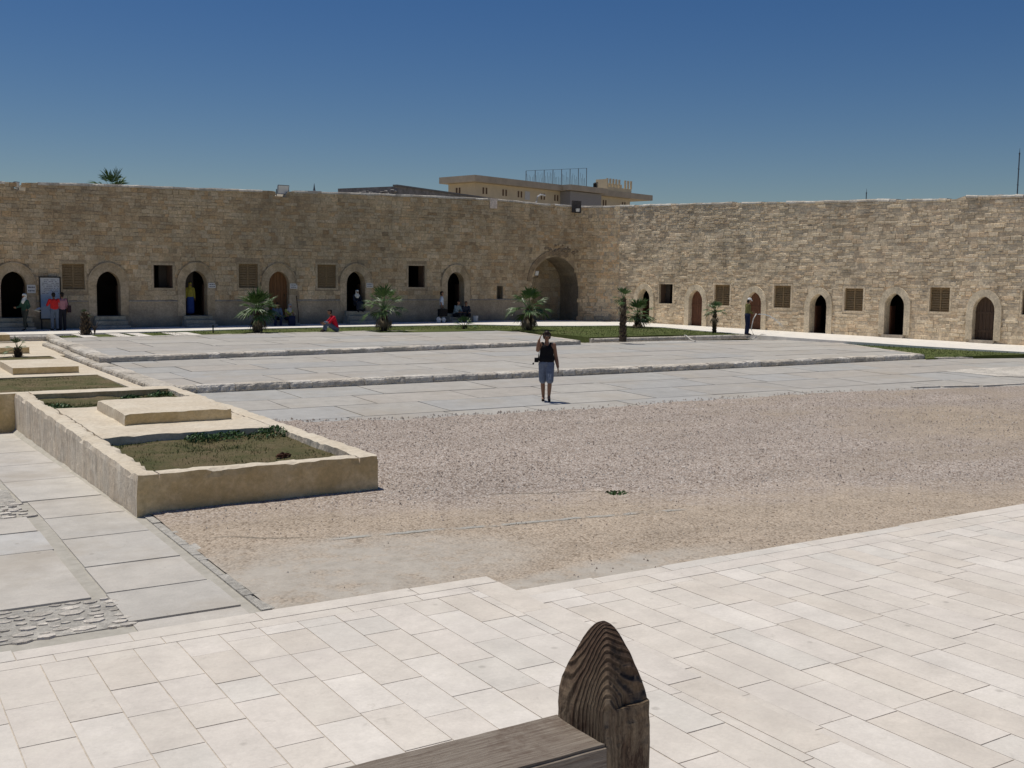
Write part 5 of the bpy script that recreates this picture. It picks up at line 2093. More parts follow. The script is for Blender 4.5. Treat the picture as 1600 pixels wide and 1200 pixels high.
    if shoe:
        sc_ = []
        for q_ in 'LR':
            a_, b_ = j['an' + q_], j['to' + q_]
            d_ = (b_ - a_).normalized()
            sc_.append((a_ + Vector((0, .02, -.035)) - d_ * .01, b_ + Vector((0, 0, -.004)), 0.040, 0.034))
            if shoe != 'sandal':
                sc_.append((a_, a_ + (b_ - a_) * .6, 0.044, 0.036))
            o = blob('shoe', sc_[-1:] if shoe == 'sandal' else sc_[-2:], cloth('dark_shoe', (0.04, 0.03, 0.025)), root, 0.010, 1)
    return root


BLK = simple('black_hair', (0.015, 0.012, 0.01), 0.6)


def tocam(p):
    return (-p[0], -p[1])


# -- the woman walking towards the viewer with one hand raised
wp = atf(853, 627, zg)
w = person('woman in black tank top and shorts walking forward with one hand raised to her head', (wp.x, wp.y, wp.z), tocam(wp),
           J(elR=(-.215, -.16, 1.25), wrR=(-.185, -.19, 1.48), haR=(.35, .02, 1.0), elL=(.225, .04, 1.08), wrL=(.275, -.02, .84), haL=(.1, -.12, -1), shR=(-.175, 0, 1.385),
             knL=(.085, -.16, .50), anL=(.07, -.08, .13), toL=(.08, -.20, .045), knR=(-.085, .0, .49), anR=(-.065, .12, .085), toR=(-.075, -.03, .03), pel=(0, 0, .93)),
           1.66, SKIN2, top='tank', top_mat=simple('cloth_black_tank', (0.010, 0.010, 0.012), 0.9, 0.2, 14), bottom='shorts', bottom_mat=cloth('grey_blue', (0.17, 0.20, 0.26), 0.2), hair_mat=simple('dark_brown_hair', (0.03, 0.018, 0.013), 0.55, 0.3, 60), hair='bob', sleeve=0, vox=0.007, shoe='sandal', low=0.12, armk=1.2, bsm=1, fing=0.0108)
mb = MB()
for e_ in (-1, 1):
    cx = 0.036 * e_
    mb.hexa([(cx + 0.031 * math.cos(6.283 * i / 10), -0.108, 1.592 + 0.023 * math.sin(6.283 * i / 10)) for i in range(10)], [(cx + 0.029 * math.cos(6.283 * i / 10), -0.100, 1.592 + 0.021 * math.sin(6.283 * i / 10)) for i in range(10)])
    mb.bar((0.066 * e_, -0.102, 1.597), (0.088 * e_, 0.0, 1.60), 0.005)
mb.bar((-0.01, -0.108, 1.598), (0.01, -0.108, 1.598), 0.006)
mb.build('sunglasses', simple('dark_glasses', (0.01, 0.01, 0.012), 0.15, 0.1, 5, 0, 40, 0.6), w)
mb = MB()
for e_ in range(3):
    mb.tube([(0.273 + 0.0, -0.02 + 0.028 * math.cos(6.283 * k / 10), 0.86 + 0.004 * e_) for k in range(11)], 0.003, 5)
mb.build('bracelet', simple('pale_beads', (0.75, 0.72, 0.66), 0.4), w)
# small camera bag at her side with its strap
bag = thing('camera_bag', 'small black camera bag with lens cap hanging at the hip of the waving woman', 'bag', w.location, w.rotation_euler.z)
mb = MB()
gbox(mb, (-.285, -.10, .93), (-.185, .04, 1.03), 0.05, 0.004, (0, 0, 0))
mb.build('pouch', cloth('black_bag', (0.012, 0.012, 0.013)), bag)
mb = MB()
mb.tube([(-.19, -.05, 1.03), (-.185, -.10, 1.12), (-.165, -.105, 1.28), (-.13, -.085, 1.38), (-.11, 0, 1.41), (-.14, .10, 1.32), (-.19, .08, 1.1), (-.2, .0, 1.03)], 0.007, 5)
mb.build('strap', cloth('black_bag', (0.012, 0.012, 0.013)), bag)
mb = MB()
mb.tube([(-.29, -.06, .93), (-.305, -.065, .905)], 0.003, 4)
mb.tube([(-.31, -.07, .895), (-.31, -.058, .895)], 0.022, 12)
mb.build('lens_cap', simple('black_plastic', (0.012, 0.012, 0.012), 0.4), bag)


def wallp(px, off, py=505):
    p = aty(px, py, YW - off)
    return (p.x, p.y, zt(p.x, p.y))


NAVY = cloth('navy', (0.018, 0.024, 0.06))
JEAN = cloth('faded_jeans', (0.10, 0.13, 0.18))
# -- woman in white headscarf carrying something pale
p = atf(40, 516.5, zt)
j1 = J(elL=(.24, .05, 1.10), wrL=(.30, -.12, .98), haL=(.5, -.6, -.2), elR=(-.22, -.06, 1.12), wrR=(-.26, -.26, 1.05), haR=(0, -1, .1), knR=(-.09, .04, .49), anR=(-.09, .16, .09), toR=(-.1, .02, .03), knL=(.09, -.1, .5), anL=(.09, -.08, .08), toL=(.1, -.25, .03))
person('woman in white headscarf and long dark green dress stepping left on the sunlit path', p, (-.85, -.5), j1, 1.62, SKIN2, 'shirt', cloth('dark_green', (0.035, 0.085, 0.055)), 'trousers', cloth('dark_olive', (0.05, 0.055, 0.045)), cloth('white_scarf', (0.72, 0.73, 0.66), 0.08), 'scarf', 0.95, 0.012, 'shoe')
mb = MB()
q_ = p + Vector((0.46, -0.20, 0.88))
mb.tube([q_ + Vector((0, 0, -.03)), q_ + Vector((0.01, 0, 0)), q_ + Vector((0.02, 0, .05)), q_ + Vector((0.0, 0, .08))], [0.10, 0.19, 0.21, 0.12], 12)
o = mb.build('bundle', cloth('white_scarf', (0.72, 0.73, 0.66)), smooth=True)
tag(o, 'flat white bundle carried by the woman in the white headscarf', 'bundle')
# -- two people reading the map board
p = Vector(wallp(86, 1.15, 512))
rs = person('person in red top and pale jeans bending close to the map board', p, (-.1, 1), J(ch=(0, -.05, 1.27), nk=(0, -.09, 1.40), hd=(0, -.13, 1.53), shL=(.175, -.06, 1.34), shR=(-.175, -.06, 1.34), elL=(.27, -.1, 1.12), wrL=(.2, -.3, 1.1), elR=(-.27, -.1, 1.12), wrR=(-.18, -.3, 1.14), haL=(-.2, -1, .2), haR=(.2, -1, .2)),
            1.70, SKIN2, 'shirt', cloth('red_top', (0.52, 0.025, 0.025)), 'trousers', JEAN, BLK, 'short', 0.55, 0.011, 'shoe')
p = Vector(wallp(98, 1.0, 512))
person('person in dull pink top and dark trousers at the right edge of the map board', p, (-.25, 1), J(elL=(.20, .02, 1.10), wrL=(.2, -.12, .9)), 1.68, SKIN2, 'shirt', cloth('dull_pink', (0.36, 0.17, 0.20)), 'trousers', cloth('black_trousers', (0.02, 0.02, 0.028)), BLK, 'short', 0.7, 0.011, 'shoe')
mb = MB()
gbox(mb, (p.x + .22, p.y - .12, p.z + .78), (p.x + .36, p.y + .12, p.z + 1.10), 0.08, 0.012, (0, 0, 0))
mb.tube([(p.x + .3, p.y, p.z + 1.08), (p.x + .2, p.y - .03, p.z + 1.38), (p.x + .27, p.y + .05, p.z + 1.08)], 0.012, 5)
tag(mb.build('shoulder_bag', cloth('dark_bag', (0.03, 0.015, 0.02))), 'dark shoulder bag hanging on the person in the dull pink top', 'bag')


def seated(lean=0.0, **k):
    d = dict(pel=(0, .05, .45), ch=(0, .02 - lean, .80), nk=(0, -.02 - lean * 1.3, .95), hd=(0, -.06 - lean * 1.5, 1.08),
             shL=(.175, 0 - lean, .90), elL=(.22, -.10 - lean, .66), wrL=(.14, -.32, .58), haL=(-.3, -.9, -.1), shR=(-.175, 0 - lean, .90), elR=(-.22, -.10 - lean, .66), wrR=(-.14, -.32, .58), haR=(.3, -.9, -.1),
             hiL=(.09, 0, .44), knL=(.14, -.42, .50), anL=(.13, -.40, .09), toL=(.14, -.57, .03), hiR=(-.09, 0, .44), knR=(-.14, -.42, .50), anR=(-.13, -.40, .09), toR=(-.14, -.57, .03))
    d.update(k)
    return J(**d)


# -- person standing in the third doorway
o3 = doors_l[2]
person('person in yellow headscarf and blue gown standing inside a dark doorway', (o3['uc'] - 0.16, YW + 0.50, o3['z0']), (0, -1), J(), 1.60, SKIN2, 'shirt', cloth('mustard', (0.34, 0.29, 0.05)), 'dress', cloth('royal_blue', (0.03, 0.06, 0.22)), cloth('mustard', (0.34, 0.29, 0.05)), 'scarf', 0.9, 0.013, 'shoe')
# -- two people sitting on the steps of the brown door
o4 = doors_l[3]
zs4 = zbl(o4['uc']) + 0.33
person('person in blue clothes sitting on the left of the brown door steps', (o4['uc'] - 0.34, YW - 0.62, zs4 - 0.42), (-.2, -1), seated(0.05), 1.70, SKIN2, 'shirt', cloth('slate_blue', (0.09, 0.13, 0.20)), 'trousers', NAVY, BLK, 'short', 0.9, 0.012, 'shoe')
person('person in grey headscarf and yellow green top sitting on the brown door steps', (o4['uc'] + 0.22, YW - 0.62, zs4 - 0.42), (.2, -1), seated(0.12), 1.62, SKIN2, 'shirt', cloth('yellow_green', (0.28, 0.30, 0.08)), 'dress', NAVY, cloth('grey_scarf', (0.30, 0.31, 0.33)), 'scarf', 0.2, 0.012, 'shoe')
mb = MB()
mb.tube([(o4['uc'] + .93, YW - .25, zbl(19) + .55), (o4['uc'] + .90, YW - .12, zbl(19) + 1.25), (o4['uc'] + .88, YW - .10, zbl(19) + 1.45)], [0.02, 0.02, 0.03], 6)
mb.tube([(o4['uc'] + .93, YW - .25, zbl(19)), (o4['uc'] + .93, YW - .25, zbl(19) + .6)], 0.02, 6)
tag(mb.build('walking_stick', M['door_dark']), 'dark stick leaning on the shaded wall right of the brown door', 'stick')
# -- person in the fifth doorway
o5 = doors_l[4]
person('person in white headscarf and dark coat seated inside a shaded doorway', (o5['uc'] + 0.12, YW + 0.15, o5['z0'] - 0.05), (0, -1), seated(), 1.62, SKIN2, 'shirt', cloth('dark_coat', (0.03, 0.035, 0.05)), 'dress', cloth('dark_coat', (0.03, 0.035, 0.05)), cloth('white_scarf', (0.72, 0.73, 0.66)), 'scarf', 0.95, 0.012, 'shoe')
# -- people by the sixth doorway
p = Vector(wallp(690, 0.9, 501))
person('person in pale blue shirt walking with bags beside the last shaded doorway', p, (.9, -.4), J(elL=(.21, .06, 1.12), wrL=(.22, -.08, .90), elR=(-.21, .06, 1.1), wrR=(-.22, .0, .85), knL=(.09, -.12, .5), anL=(.09, -.1, .08), toL=(.1, -.26, .03), knR=(-.09, .0, .5), anR=(-.09, .15, .1), toR=(-.1, 0, .03)), 1.68, SKIN2, 'shirt', cloth('pale_blue_shirt', (0.42, 0.50, 0.62)), 'trousers', cloth('grey_beige', (0.20, 0.18, 0.155)), BLK, 'short', 0.4, 0.011, 'shoe')
mb = MB()
gbox(mb, (p.x - .32, p.y - .36, p.z + .34), (p.x + .16, p.y - .14, p.z + .74), 0.1, 0.02, (0, 0, 0))
mb.tube([(p.x - .2, p.y - .25, p.z + .7), (p.x - .05, p.y - .22, p.z + .86), (p.x + .08, p.y - .25, p.z + .7)], 0.012, 5)
tag(mb.build('bag', cloth('black_bag', (0.012, 0.012, 0.013))), 'black bag held low by the person in the pale blue shirt', 'bag')
for dx, dz_, r0, lb in ((-.33, .16, .15, 'white carrier bag under the black bag, left of the last shaded doorway'), (-.03, .17, .13, 'second pale carrier bag beside the legs of the pale blue shirt person')):
    c_ = [((0, 0, -.10), (0, 0, .05), r0 * .8, r0 * .6), ((.06, .02, -.02), (-.05, 0, .02), r0 * .7, r0 * .6)]
    o = blob('carrier_bag', c_, cloth('white_plastic', (0.66, 0.66, 0.64), .06), None, 0.02, 2)
    o.location = (p.x + dx, p.y - .28, p.z + dz_ + .02)
    tag(o, lb, 'bag')
o6 = doors_l[5]
zs6 = zbl(o6['uc']) + 0.36
person('person in blue grey shirt sitting on the left of the last shaded doorway steps', (o6['uc'] - 0.30, YW - 0.60, zs6 - 0.42), (.35, -1), seated(0.08), 1.72, SKIN2, 'shirt', cloth('blue_grey_shirt', (0.20, 0.27, 0.30)), 'trousers', cloth('black_trousers', (0.02, 0.02, 0.028)), BLK, 'short', 0.8, 0.012, 'shoe')
person('person in dark clothes sitting on the right of the last shaded doorway steps', (o6['uc'] + 0.30, YW - 0.60, zs6 - 0.42), (-.3, -1), seated(0.02), 1.66, SKIN2, 'shirt', cloth('dark_coat', (0.03, 0.035, 0.05)), 'trousers', cloth('black_trousers', (0.02, 0.02, 0.028)), BLK, 'short', 0.9, 0.012, 'shoe')
mb = MB()
xb, yb, zb_ = o6['uc'] + 0.62, YW - 1.15, zt(o6['uc'], YW - 1)
mb.tube([(xb, yb, zb_), (xb, yb, zb_ + .32), (xb, yb, zb_ + .34), (xb, yb, zb_ + .35)], [0.12, 0.15, 0.16, 0.10], 14)
tag(mb.build('bucket', simple('pale_plastic', (0.5, 0.52, 0.52), 0.5)), 'pale bucket standing by the last shaded doorway steps', 'bucket')
# -- man in red sitting on the platform edge
p = atz(524, 518.5, Z2)
person('man in red shirt and jeans sitting on the far edge of the upper platform', (p.x, p.y, Z2 - 0.27), (-1, .12), seated(0.10, hd=(0, -.26, 1.10), nk=(0, -.17, .98), wrL=(.12, -.50, .62), wrR=(-.12, -.52, .66), elL=(.2, -.34, .66), elR=(-.2, -.34, .66), pel=(0, .05, .40), hiL=(.09, 0, .40), hiR=(-.09, 0, .40), knL=(.13, -.40, .66), knR=(-.13, -.40, .66), anL=(.12, -.48, .36), anR=(-.12, -.48, .36), toL=(.12, -.62, .30), toR=(-.12, -.62, .30)), 1.75, SKIN2, 'shirt', cloth('red_shirt', (0.55, 0.015, 0.035)), 'trousers', JEAN, BLK, 'short', 0.45, 0.011, 'shoe')
# -- gardener with a hose
p = atf(1167, 523.5, zt)
gx = Vector(p)
person('gardener in white cap, navy overalls and olive vest holding a hose', p, (.75, -.35), J(elL=(.21, -.02, 1.12), wrL=(.14, -.25, 1.03), haL=(-.3, -1, 0), elR=(-.21, .0, 1.12), wrR=(-.12, -.22, .98), haR=(.3, -1, 0), ch=(0, -.02, 1.28), hd=(0, -.07, 1.54), look=(0, -1, -.35)), 1.72, SKIN2, 'shirt', cloth('olive_vest', (0.15, 0.14, 0.05)), 'trousers', NAVY, simple('white_cap', (0.8, 0.8, 0.78), 0.8, .05), 'cap', 0.9, 0.011, 'shoe', low=0.25)
hp = [Vector((gx.x + .14, gx.y - .42, gx.z + 1.0)), Vector((gx.x - .02, gx.y - .40, gx.z + .75)), Vector((gx.x - .12, gx.y - .38, gx.z + .3)), Vector((gx.x - .08, gx.y - .5, gx.z + .05))]
for px, py in ((1166, 524.5), (1175, 526.5), (1190, 527.5), (1215, 528.5), (1240, 530), (1265, 531)):
    q_ = atf(px, py, lambda x, y: max(Z1 if y < 36 and x > 30 else 0, zt(x, y) if y > 36.5 else 0) or Z1)
    hp.append(Vector((q_.x, q_.y, q_.z + 0.03)))
mb = MB()
mb.tube(hp, 0.022, 6)
tag(mb.build('garden_hose', simple('pale_hose', (0.62, 0.60, 0.55), 0.5), smooth=True), 'pale garden hose trailing from the gardener along the platform edge', 'hose')
mb = MB()
pts = []
for px, py in ((1040, 527.5), (1060, 527.8), (1072, 529), (1080, 531), (1087, 533)):
    q_ = atz(px, py, 0.50)
    pts.append(Vector((q_.x, q_.y, 0.50 + 0.14 * (1 if q_.y > 36.3 else 0))))
mb.tube(pts, 0.022, 6)
tag(mb.build('garden_hose', simple('pale_hose', (0.62, 0.60, 0.55), 0.5), smooth=True), 'short stretch of pale hose crossing the lawn kerb left of the gardener', 'hose')
t = NT('water_spray')
t.b.inputs['Base Color'].default_value = (0.8, 0.82, 0.82, 1)
t.b.inputs['Roughness'].default_value = 0.3
mb = MB()
st0 = Vector((gx.x + .2, gx.y - .45, gx.z + .98))
n = 60
for k in range(n):
    t_ = k / n
    for rep in range(3 + int(6 * t_)):
        c = st0 + Vector((1.25 * t_, -.35 * t_, .18 * t_ - .75 * t_ * t_)) + Vector((random.gauss(0, .05 * t_), random.gauss(0, .05 * t_), random.gauss(0, .035 * t_)))
        r0 = 0.012 * (1.2 - 0.5 * t_)
        mb.hexa([c + Vector((r0, 0, 0)), c + Vector((-r0 * .5, r0, 0)), c + Vector((-r0 * .5, -r0, 0))], [c + Vector((r0, 0, -r0 * 1.6)), c + Vector((-r0 * .5, r0, -r0 * 1.6)), c + Vector((-r0 * .5, -r0, -r0 * 1.6))])
tag(mb.build('water_jet', t.m), 'arc of water spraying from the hose of the gardener', 'water', None, 'stuff')


# ------------------------------------------------------------------ signs, lamps
def wall_sign(px0, px1, py0, py1, label, lines=2):
    a, b = aty(px0, py0, YW - .06), aty(px1, py1, YW - .06)
    s_ = thing('wall_sign', label, 'sign', ((a.x + b.x) / 2, YW - 0.055, (a.z + b.z) / 2), 0, 'small white notices beside the doorways')
    w_, h_ = (b.x - a.x) / 2, (a.z - b.z) / 2
    mb = MB()
    mb.box((-w_, -0.012, -h_), (w_, 0.0, h_))
    tx = mb
    for k in range(lines):
        zc = h_ * (0.42 - 0.84 * k / max(1, lines - 1)) if lines > 1 else 0
        x = -w_ * 0.72
        while x < w_ * 0.72:
            l = random.uniform(0.03, 0.09)
            tx.box((x, -0.016, zc - h_ * random.uniform(.10, .18)), (min(x + l, w_ * .78), -0.0125, zc + h_ * random.uniform(.10, .18)), 1)
            x += l + 0.018
    tx.build('panel', [simple('white_sign_board', (0.62, 0.62, 0.60), 0.6, .05), simple('sign_ink', (0.05, 0.05, 0.09), 0.6)], s_)


wall_sign(42, 56, 445, 458, 'white notice with two lines of dark writing beside the leftmost doorway')
wall_sign(325.5, 337, 442, 450, 'small pale notice beside the doorway with the blue gown person')
wall_sign(453, 464.5, 443, 451, 'small pale notice beside the brown closed door')
wall_sign(572.5, 583, 442, 449.5, 'small pale notice beside the doorway with the seated white headscarf')
a, b = aty(60, 432, YW - .1), aty(96, 499, YW - .1)
bd = thing('map_board', 'tall framed board with a faded blue map leaning on the shaded wall', 'notice board', ((a.x + b.x) / 2, YW - 0.16, b.z))
w_, h_ = (b.x - a.x) / 2, a.z - b.z
mb = MB()
for lo, hi in (((-w_, -.05, 0), (-w_ + .05, .02, h_)), ((w_ - .05, -.05, 0), (w_, .02, h_)), ((-w_ + .05, -.05, h_ - .05), (w_ - .05, .02, h_)), ((-w_ + .05, -.05, 0), (w_ - .05, .02, .05))):
    mb.box(lo, hi)
mb.box((-w_ + .05, .03, -0.45), (-w_ + .10, .06, h_))
mb.box((w_ - .10, .03, -0.45), (w_ - .05, .06, h_))
mb.build('frame', simple('dark_board_frame', (0.035, 0.03, 0.028), 0.5), bd)
t = NT('faded_map_print')
spn = t.n('SeparateXYZ')
t.l(t.geo.outputs['Position'], spn.inputs[0])
sea = t.ramp(t.math('ADD', t.math('MULTIPLY', spn.outputs[2], 0.35), t.math('MULTIPLY', t.noise(1.7, 5), 0.35)), [(0.72, (0.30, 0.38, 0.48)), (0.76, (0.20, 0.32, 0.50)), (0.95, (0.33, 0.41, 0.52)), (1.0, (0.52, 0.54, 0.56))])
t.color(t.mix(t.ramp(t.noise(7, 6, .8), [(.5, 0), (.62, .6)]), sea, (0.45, 0.47, 0.45)))
t.b.inputs['Roughness'].default_value = 0.5
mb = MB()
mb.box((-w_ + .05, -.03, .05), (w_ - .05, .0, h_ - .05))
mapm = t.m
for k in range(9):
    x = -w_ + .10 + random.uniform(0, .05)
    z = h_ - .16 - .075 * k
    while x < w_ - .12:
        l = random.uniform(.02, .07)
        if random.random() < .7:
            mb.box((x, -.034, z), (x + l, -.031, z + .022), 1)
        x += l + .015
mb.build('map_panel', [mapm, simple('sign_ink', (0.05, 0.05, 0.09), 0.6)], bd)


def floodlight(loc, label, rz=0, s=1.0, lit=(0.75, 0.76, 0.74), tilt=0.3):
    f = thing('floodlight', label, 'floodlight', loc, rz, 'floodlights mounted on the fortress walls')
    f.scale = (s, s, s)
    mb = MB()
    mb.hexa([(-.26, -.02, -.0), (.26, -.02, .0), (.20, .2, .06), (-.20, .2, .06)], [(-.26, -.10, .40), (.26, -.10, .40), (.20, .14, .36), (-.20, .14, .36)])
    mb.build('housing', simple('grey_lamp_metal', (0.20, 0.22, 0.24), 0.5, .1, 6, 0, 40, .4), f)
    mb = MB()
    mb.hexa([(-.23, -.028, .03), (.23, -.028, .03), (.23, -.020, .03), (-.23, -.020, .03)], [(-.23, -.105, .37), (.23, -.105, .37), (.23, -.09, .37), (-.23, -.09, .37)])
    mb.build('glass', simple('pale_lamp_glass', lit, 0.15, .05, 6, 0, 40, .6), f)
    mb = MB()
    mb.bar((-.28, .03, -.12), (-.28, .03, .22), .02, .05)
    mb.bar((.28, .03, -.12), (.28, .03, .22), .02, .05)
    mb.bar((-.29, .03, -.12), (.29, .03, -.12), .05, .03)
    mb.build('bracket', simple('dark_iron', (0.03, 0.03, 0.03), 0.5), f)


p = aty(442, 304, YW + .25)
floodlight((p.x, YW + .25, 7.06 + .12), 'grey floodlight set in the notch near the middle of the shaded wall top', 0, 1.15)
p = aty(25.5, 293, YW + .25)
floodlight((p.x, YW + .25, 6.72 + .12), 'small dark floodlight in the notch near the upper left corner of the photo', .9, 0.65, (.3, .3, .3))
p = aty(901, 326, YW - .2)
floodlight((p.x, YW - 0.30, 7.06), 'little lamp with a bright pane on the shade-painted block near the corner', 0, 0.5)
p = aty(838, 430, YW + .3)
floodlight((p.x + .1, YW + 0.45, 3.30), 'small floodlight fixed inside the big corner niche', .4, 0.7)
# thin curved street lamp behind the wall
p = aty(838, 318, 60)
mb = MB()
mb.tube([(p.x, 60, -1.3), (p.x, 60, p.z + .1), (p.x + .1, 60, p.z + .45), (p.x + .35, 60, p.z + .6), (p.x + .7, 60, p.z + .55)], 0.06, 6)
o = mb.build('street_lamp', simple('pale_grey_paint', (0.6, 0.6, 0.58), 0.5))
tag(o, 'pale curved lamp head just showing over the shaded wall', 'street lamp')

# ------------------------------------------------------------------ buildings beyond the wall
YB = M['yb'] = simple('pale_yellow_render', (0.62, 0.53, 0.37), 0.9, 0.10, 0.3)
YB2 = simple('grey_tan_cornice', (0.46, 0.40, 0.31), 0.9, 0.15, 0.4)
GLS = simple('brown_window_shutters', (0.13, 0.08, 0.05), 0.6, .1)
D0 = 300.0
d = ray(742, 273)
C0 = CAMP + d * (D0 / d.dot(FW))
ang = YAW + math.atan(1500 / FPX)
A1 = Vector((math.sin(ang), math.cos(ang), 0))          # the long right hand face runs this way
A2 = Vector((-A1.y, A1.x, 0))                            # the short face runs this way
if A2.x > 0 and False:
    A2 = -A2
bR = thing('building', 'large pale yellow building with overhanging cornice rising behind the corner of the walls', 'building', (C0.x, C0.y, -1.3), 0)


def along(px):                                  # distance along the long face for an image column
    q_ = atplane(px, 300, C0, (A1.y, -A1.x, 0))
    return (Vector((q_.x, q_.y, 0)) - Vector((C0.x, C0.y, 0))).dot(A1)


def along2(px):
    q_ = atplane(px, 300, C0, (A2.y, -A2.x, 0))
    return (Vector((q_.x, q_.y, 0)) - Vector((C0.x, C0.y, 0))).dot(A2)


def bp(s_, t_, z):                              # s along the long face, t into the building
    return Vector((0, 0, z + 1.3)) + A1 * s_ + A2 * t_


ZT = C0.z
Lf = along(1020)
Ls = along2(686)


def bbox(mb, s0, s1, t0, t1, z0, z1):
    mb.hexa([bp(s0, t0, z0), bp(s1, t0, z0), bp(s1, t1, z0), bp(s0, t1, z0)], [bp(s0, t0, z1), bp(s1, t0, z1), bp(s1, t1, z1), bp(s0, t1, z1)])


mb = MB()
bbox(mb, 1.8, Lf - 11.0, 1.5, Ls - 2.0, -1.3, ZT - 1.86)
recalc(mb.build('wall', YB, bR))
mb = MB()
bbox(mb, 0, Lf, 0, Ls, ZT - 1.8, ZT)
mb2 = MB()
sB0, sB1 = along(878), along(930)
bbox(mb, sB0, sB1 + 2, -3.5, -0.01, ZT - 1.7, ZT - 0.02)
recalc(mb.build('cornice', YB2, bR))
mb = MB()
bbox(mb, sB0 + 1, sB1, -2.5, 1.49, -1.3, ZT - 1.9)
recalc(mb.build('stair_tower', simple('grey_stair_tower', (0.32, 0.31, 0.30)), bR))
zw0, zw1 = ZT - 4.9, ZT - 3.1
for px in (760, 791, 815, 851, 872, 948, 978):
    s0 = along(px)
    wdt = 0.55
    fr = MB()
    for k in (0, 1):
        bbox(fr, s0 + k * 1.3, s0 + k * 1.3 + wdt, 1.40, 1.495, zw0, zw1)
    recalc(fr.build('window', GLS, bR))
s0 = along(826)
mb = MB()
bbox(mb, s0, s0 + 2.2, 1.40, 1.495, ZT - 5.4, ZT - 2.9)
recalc(mb.build('window', simple('pale_curtain', (0.55, 0.56, 0.55)), bR))
for px in (709,):
    t0 = along2(px)
    fr = MB()
    for k in (-.6, .6):
        bbox(fr, 1.70, 1.795, t0 + k - .3, t0 + k + .3, zw0, zw1)
    recalc(fr.build('window', GLS, bR))
# roof lattice
mb = MB()
sa, sb = along(845), along(939)
t1_ = 6.0
zR = ZT
hR = (ray(890, 268).z / ray(890, 268).dot(FW))
n = 7


def roofz(px, py, s_):
    q_ = bp(s_, t1_, 0) + bR.location
    d_ = ray(px, py)
    return HC + d_.z * ((q_ - CAMP).dot(FW) / d_.dot(FW))


za, zb2 = roofz(845, 269, sa), roofz(939, 265, sb)
for k in range(n + 1):
    s_ = sa + (sb - sa) * k / n
    z1_ = za + (zb2 - za) * k / n
    mb.bar(bp(s_, t1_, ZT - .2), bp(s_, t1_, z1_), 0.16)
    if k < n:
        s2_ = sa + (sb - sa) * (k + 1) / n
        z2_ = za + (zb2 - za) * (k + 1) / n
        for f_ in (1.0,):
            mb.bar(bp(s_, t1_, ZT + (z1_ - ZT) * f_), bp(s2_, t1_, ZT + (z2_ - ZT) * f_), 0.09)
        for q_ in range(1, 6):
            s3_ = s_ + (s2_ - s_) * q_ / 6
            mb.bar(bp(s3_, t1_, ZT + random.uniform(0, .8)), bp(s3_ + random.uniform(-.4, .4), t1_, ZT + (z1_ - ZT) * random.uniform(.5, .95)), 0.06)
recalc(mb.build('roof_sign_frame', simple('dark_grey_steel', (0.12, 0.13, 0.15), 0.6), bR))
s_ = along(938)
mb = MB()
c_ = bp(s_, 2.2, ZT)
mb.tube([c_, c_ + Vector((0, 0, 1.9)), c_ + Vector((0, 0, 2.15)), c_ + Vector((0, 0, 2.25))], [0.6, 0.6, 0.4, 0.2], 14)
mb.build('water_tank', simple('black_plastic', (0.012, 0.012, 0.012), 0.4), bR)
mb = MB()
s0, s1 = along(961), along(998)
zz = roofz(960, 281, s0)
bbox(mb, s0, s1, 3.0, 8.0, ZT - 0.01, ZT + 1.6)
for k in range(9):
    s_ = s0 + (s1 - s0) * k / 8
    if k != 5:
        bbox(mb, s_ - .28, s_ + .28, 3.0, 3.5, ZT + 1.6, zz)
bbox(mb, s0, s0 + .5, 3.5, 8.0, ZT + 1.6, zz - .2)
bbox(mb, s0, s1, 7.0, 8.0, ZT + 1.6, zz - 1.0)
recalc(mb.build('roof_pergola', YB, bR))

# long low grey roofed block in front of it
gB = thing('building', 'long low dark grey block with rubble parapet just behind the shaded wall', 'building', (0, 0, -1.3))
d1 = ray(620, 291)
G0 = CAMP + d1 * (80 / d1.dot(FW))
ang = YAW + math.atan((1750 - 800) / FPX)
B1 = Vector((math.sin(ang), math.cos(ang), 0))
B2 = Vector((-B1.y, B1.x, 0))


def gl(px, dv):
    q_ = atplane(px, 300, G0, (dv.y, -dv.x, 0))
    return (Vector((q_.x, q_.y, 0)) - Vector((G0.x, G0.y, 0))).dot(dv)


L1, L2 = gl(1004, B1), gl(528, B2)


def gp(s_, t_, z):
    return Vector((G0.x, G0.y, z + 1.3)) + B1 * s_ + B2 * t_


mb = MB()
mb.hexa([gp(0, 0, -1.3), gp(L1, 0, -1.3), gp(L1, L2, -1.3), gp(0, L2, -1.3)], [gp(0, 0, G0.z), gp(L1, 0, G0.z), gp(L1, L2, G0.z), gp(0, L2, G0.z)])
recalc(mb.build('wall', simple('dark_grey_rubble', (0.24, 0.23, 0.22), 0.95, 0.35, 3, 0.8, 5), gB))
mb = MB()
for k in range(260):                            # rubble on its left face
    t_ = random.uniform(0, L2)
    z = G0.z - random.uniform(0.32, 2.2)
    r0 = random.uniform(0.12, 0.3)
    c = gp(-0.02, t_, z)
    j = random.uniform(0.5, 1.4)
    mb.hexa([c + B2 * r0 * math.cos(6.28 * i / 6) + Vector((0, 0, r0 * .6 * math.sin(6.28 * i / 6))) for i in range(6)],
            [c - B1 * 0.12 + B2 * r0 * .7 * math.cos(6.28 * i / 6) + Vector((0, 0, r0 * .4 * math.sin(6.28 * i / 6))) for i in range(6)], 0, (.34 * j, .32 * j, .30 * j))
recalc(mb.build('rubble_facing', M['kerb'], gB))
mb = MB()
mb.hexa([gp(-.1, -.1, G0.z + .01), gp(L1, -.1, G0.z + .01), gp(L1, .3, G0.z + .01), gp(-.1, .3, G0.z + .01)], [gp(-.1, -.1, G0.z + .12), gp(L1, -.1, G0.z + .12), gp(L1, .3, G0.z + .12), gp(-.1, .3, G0.z + .12)])
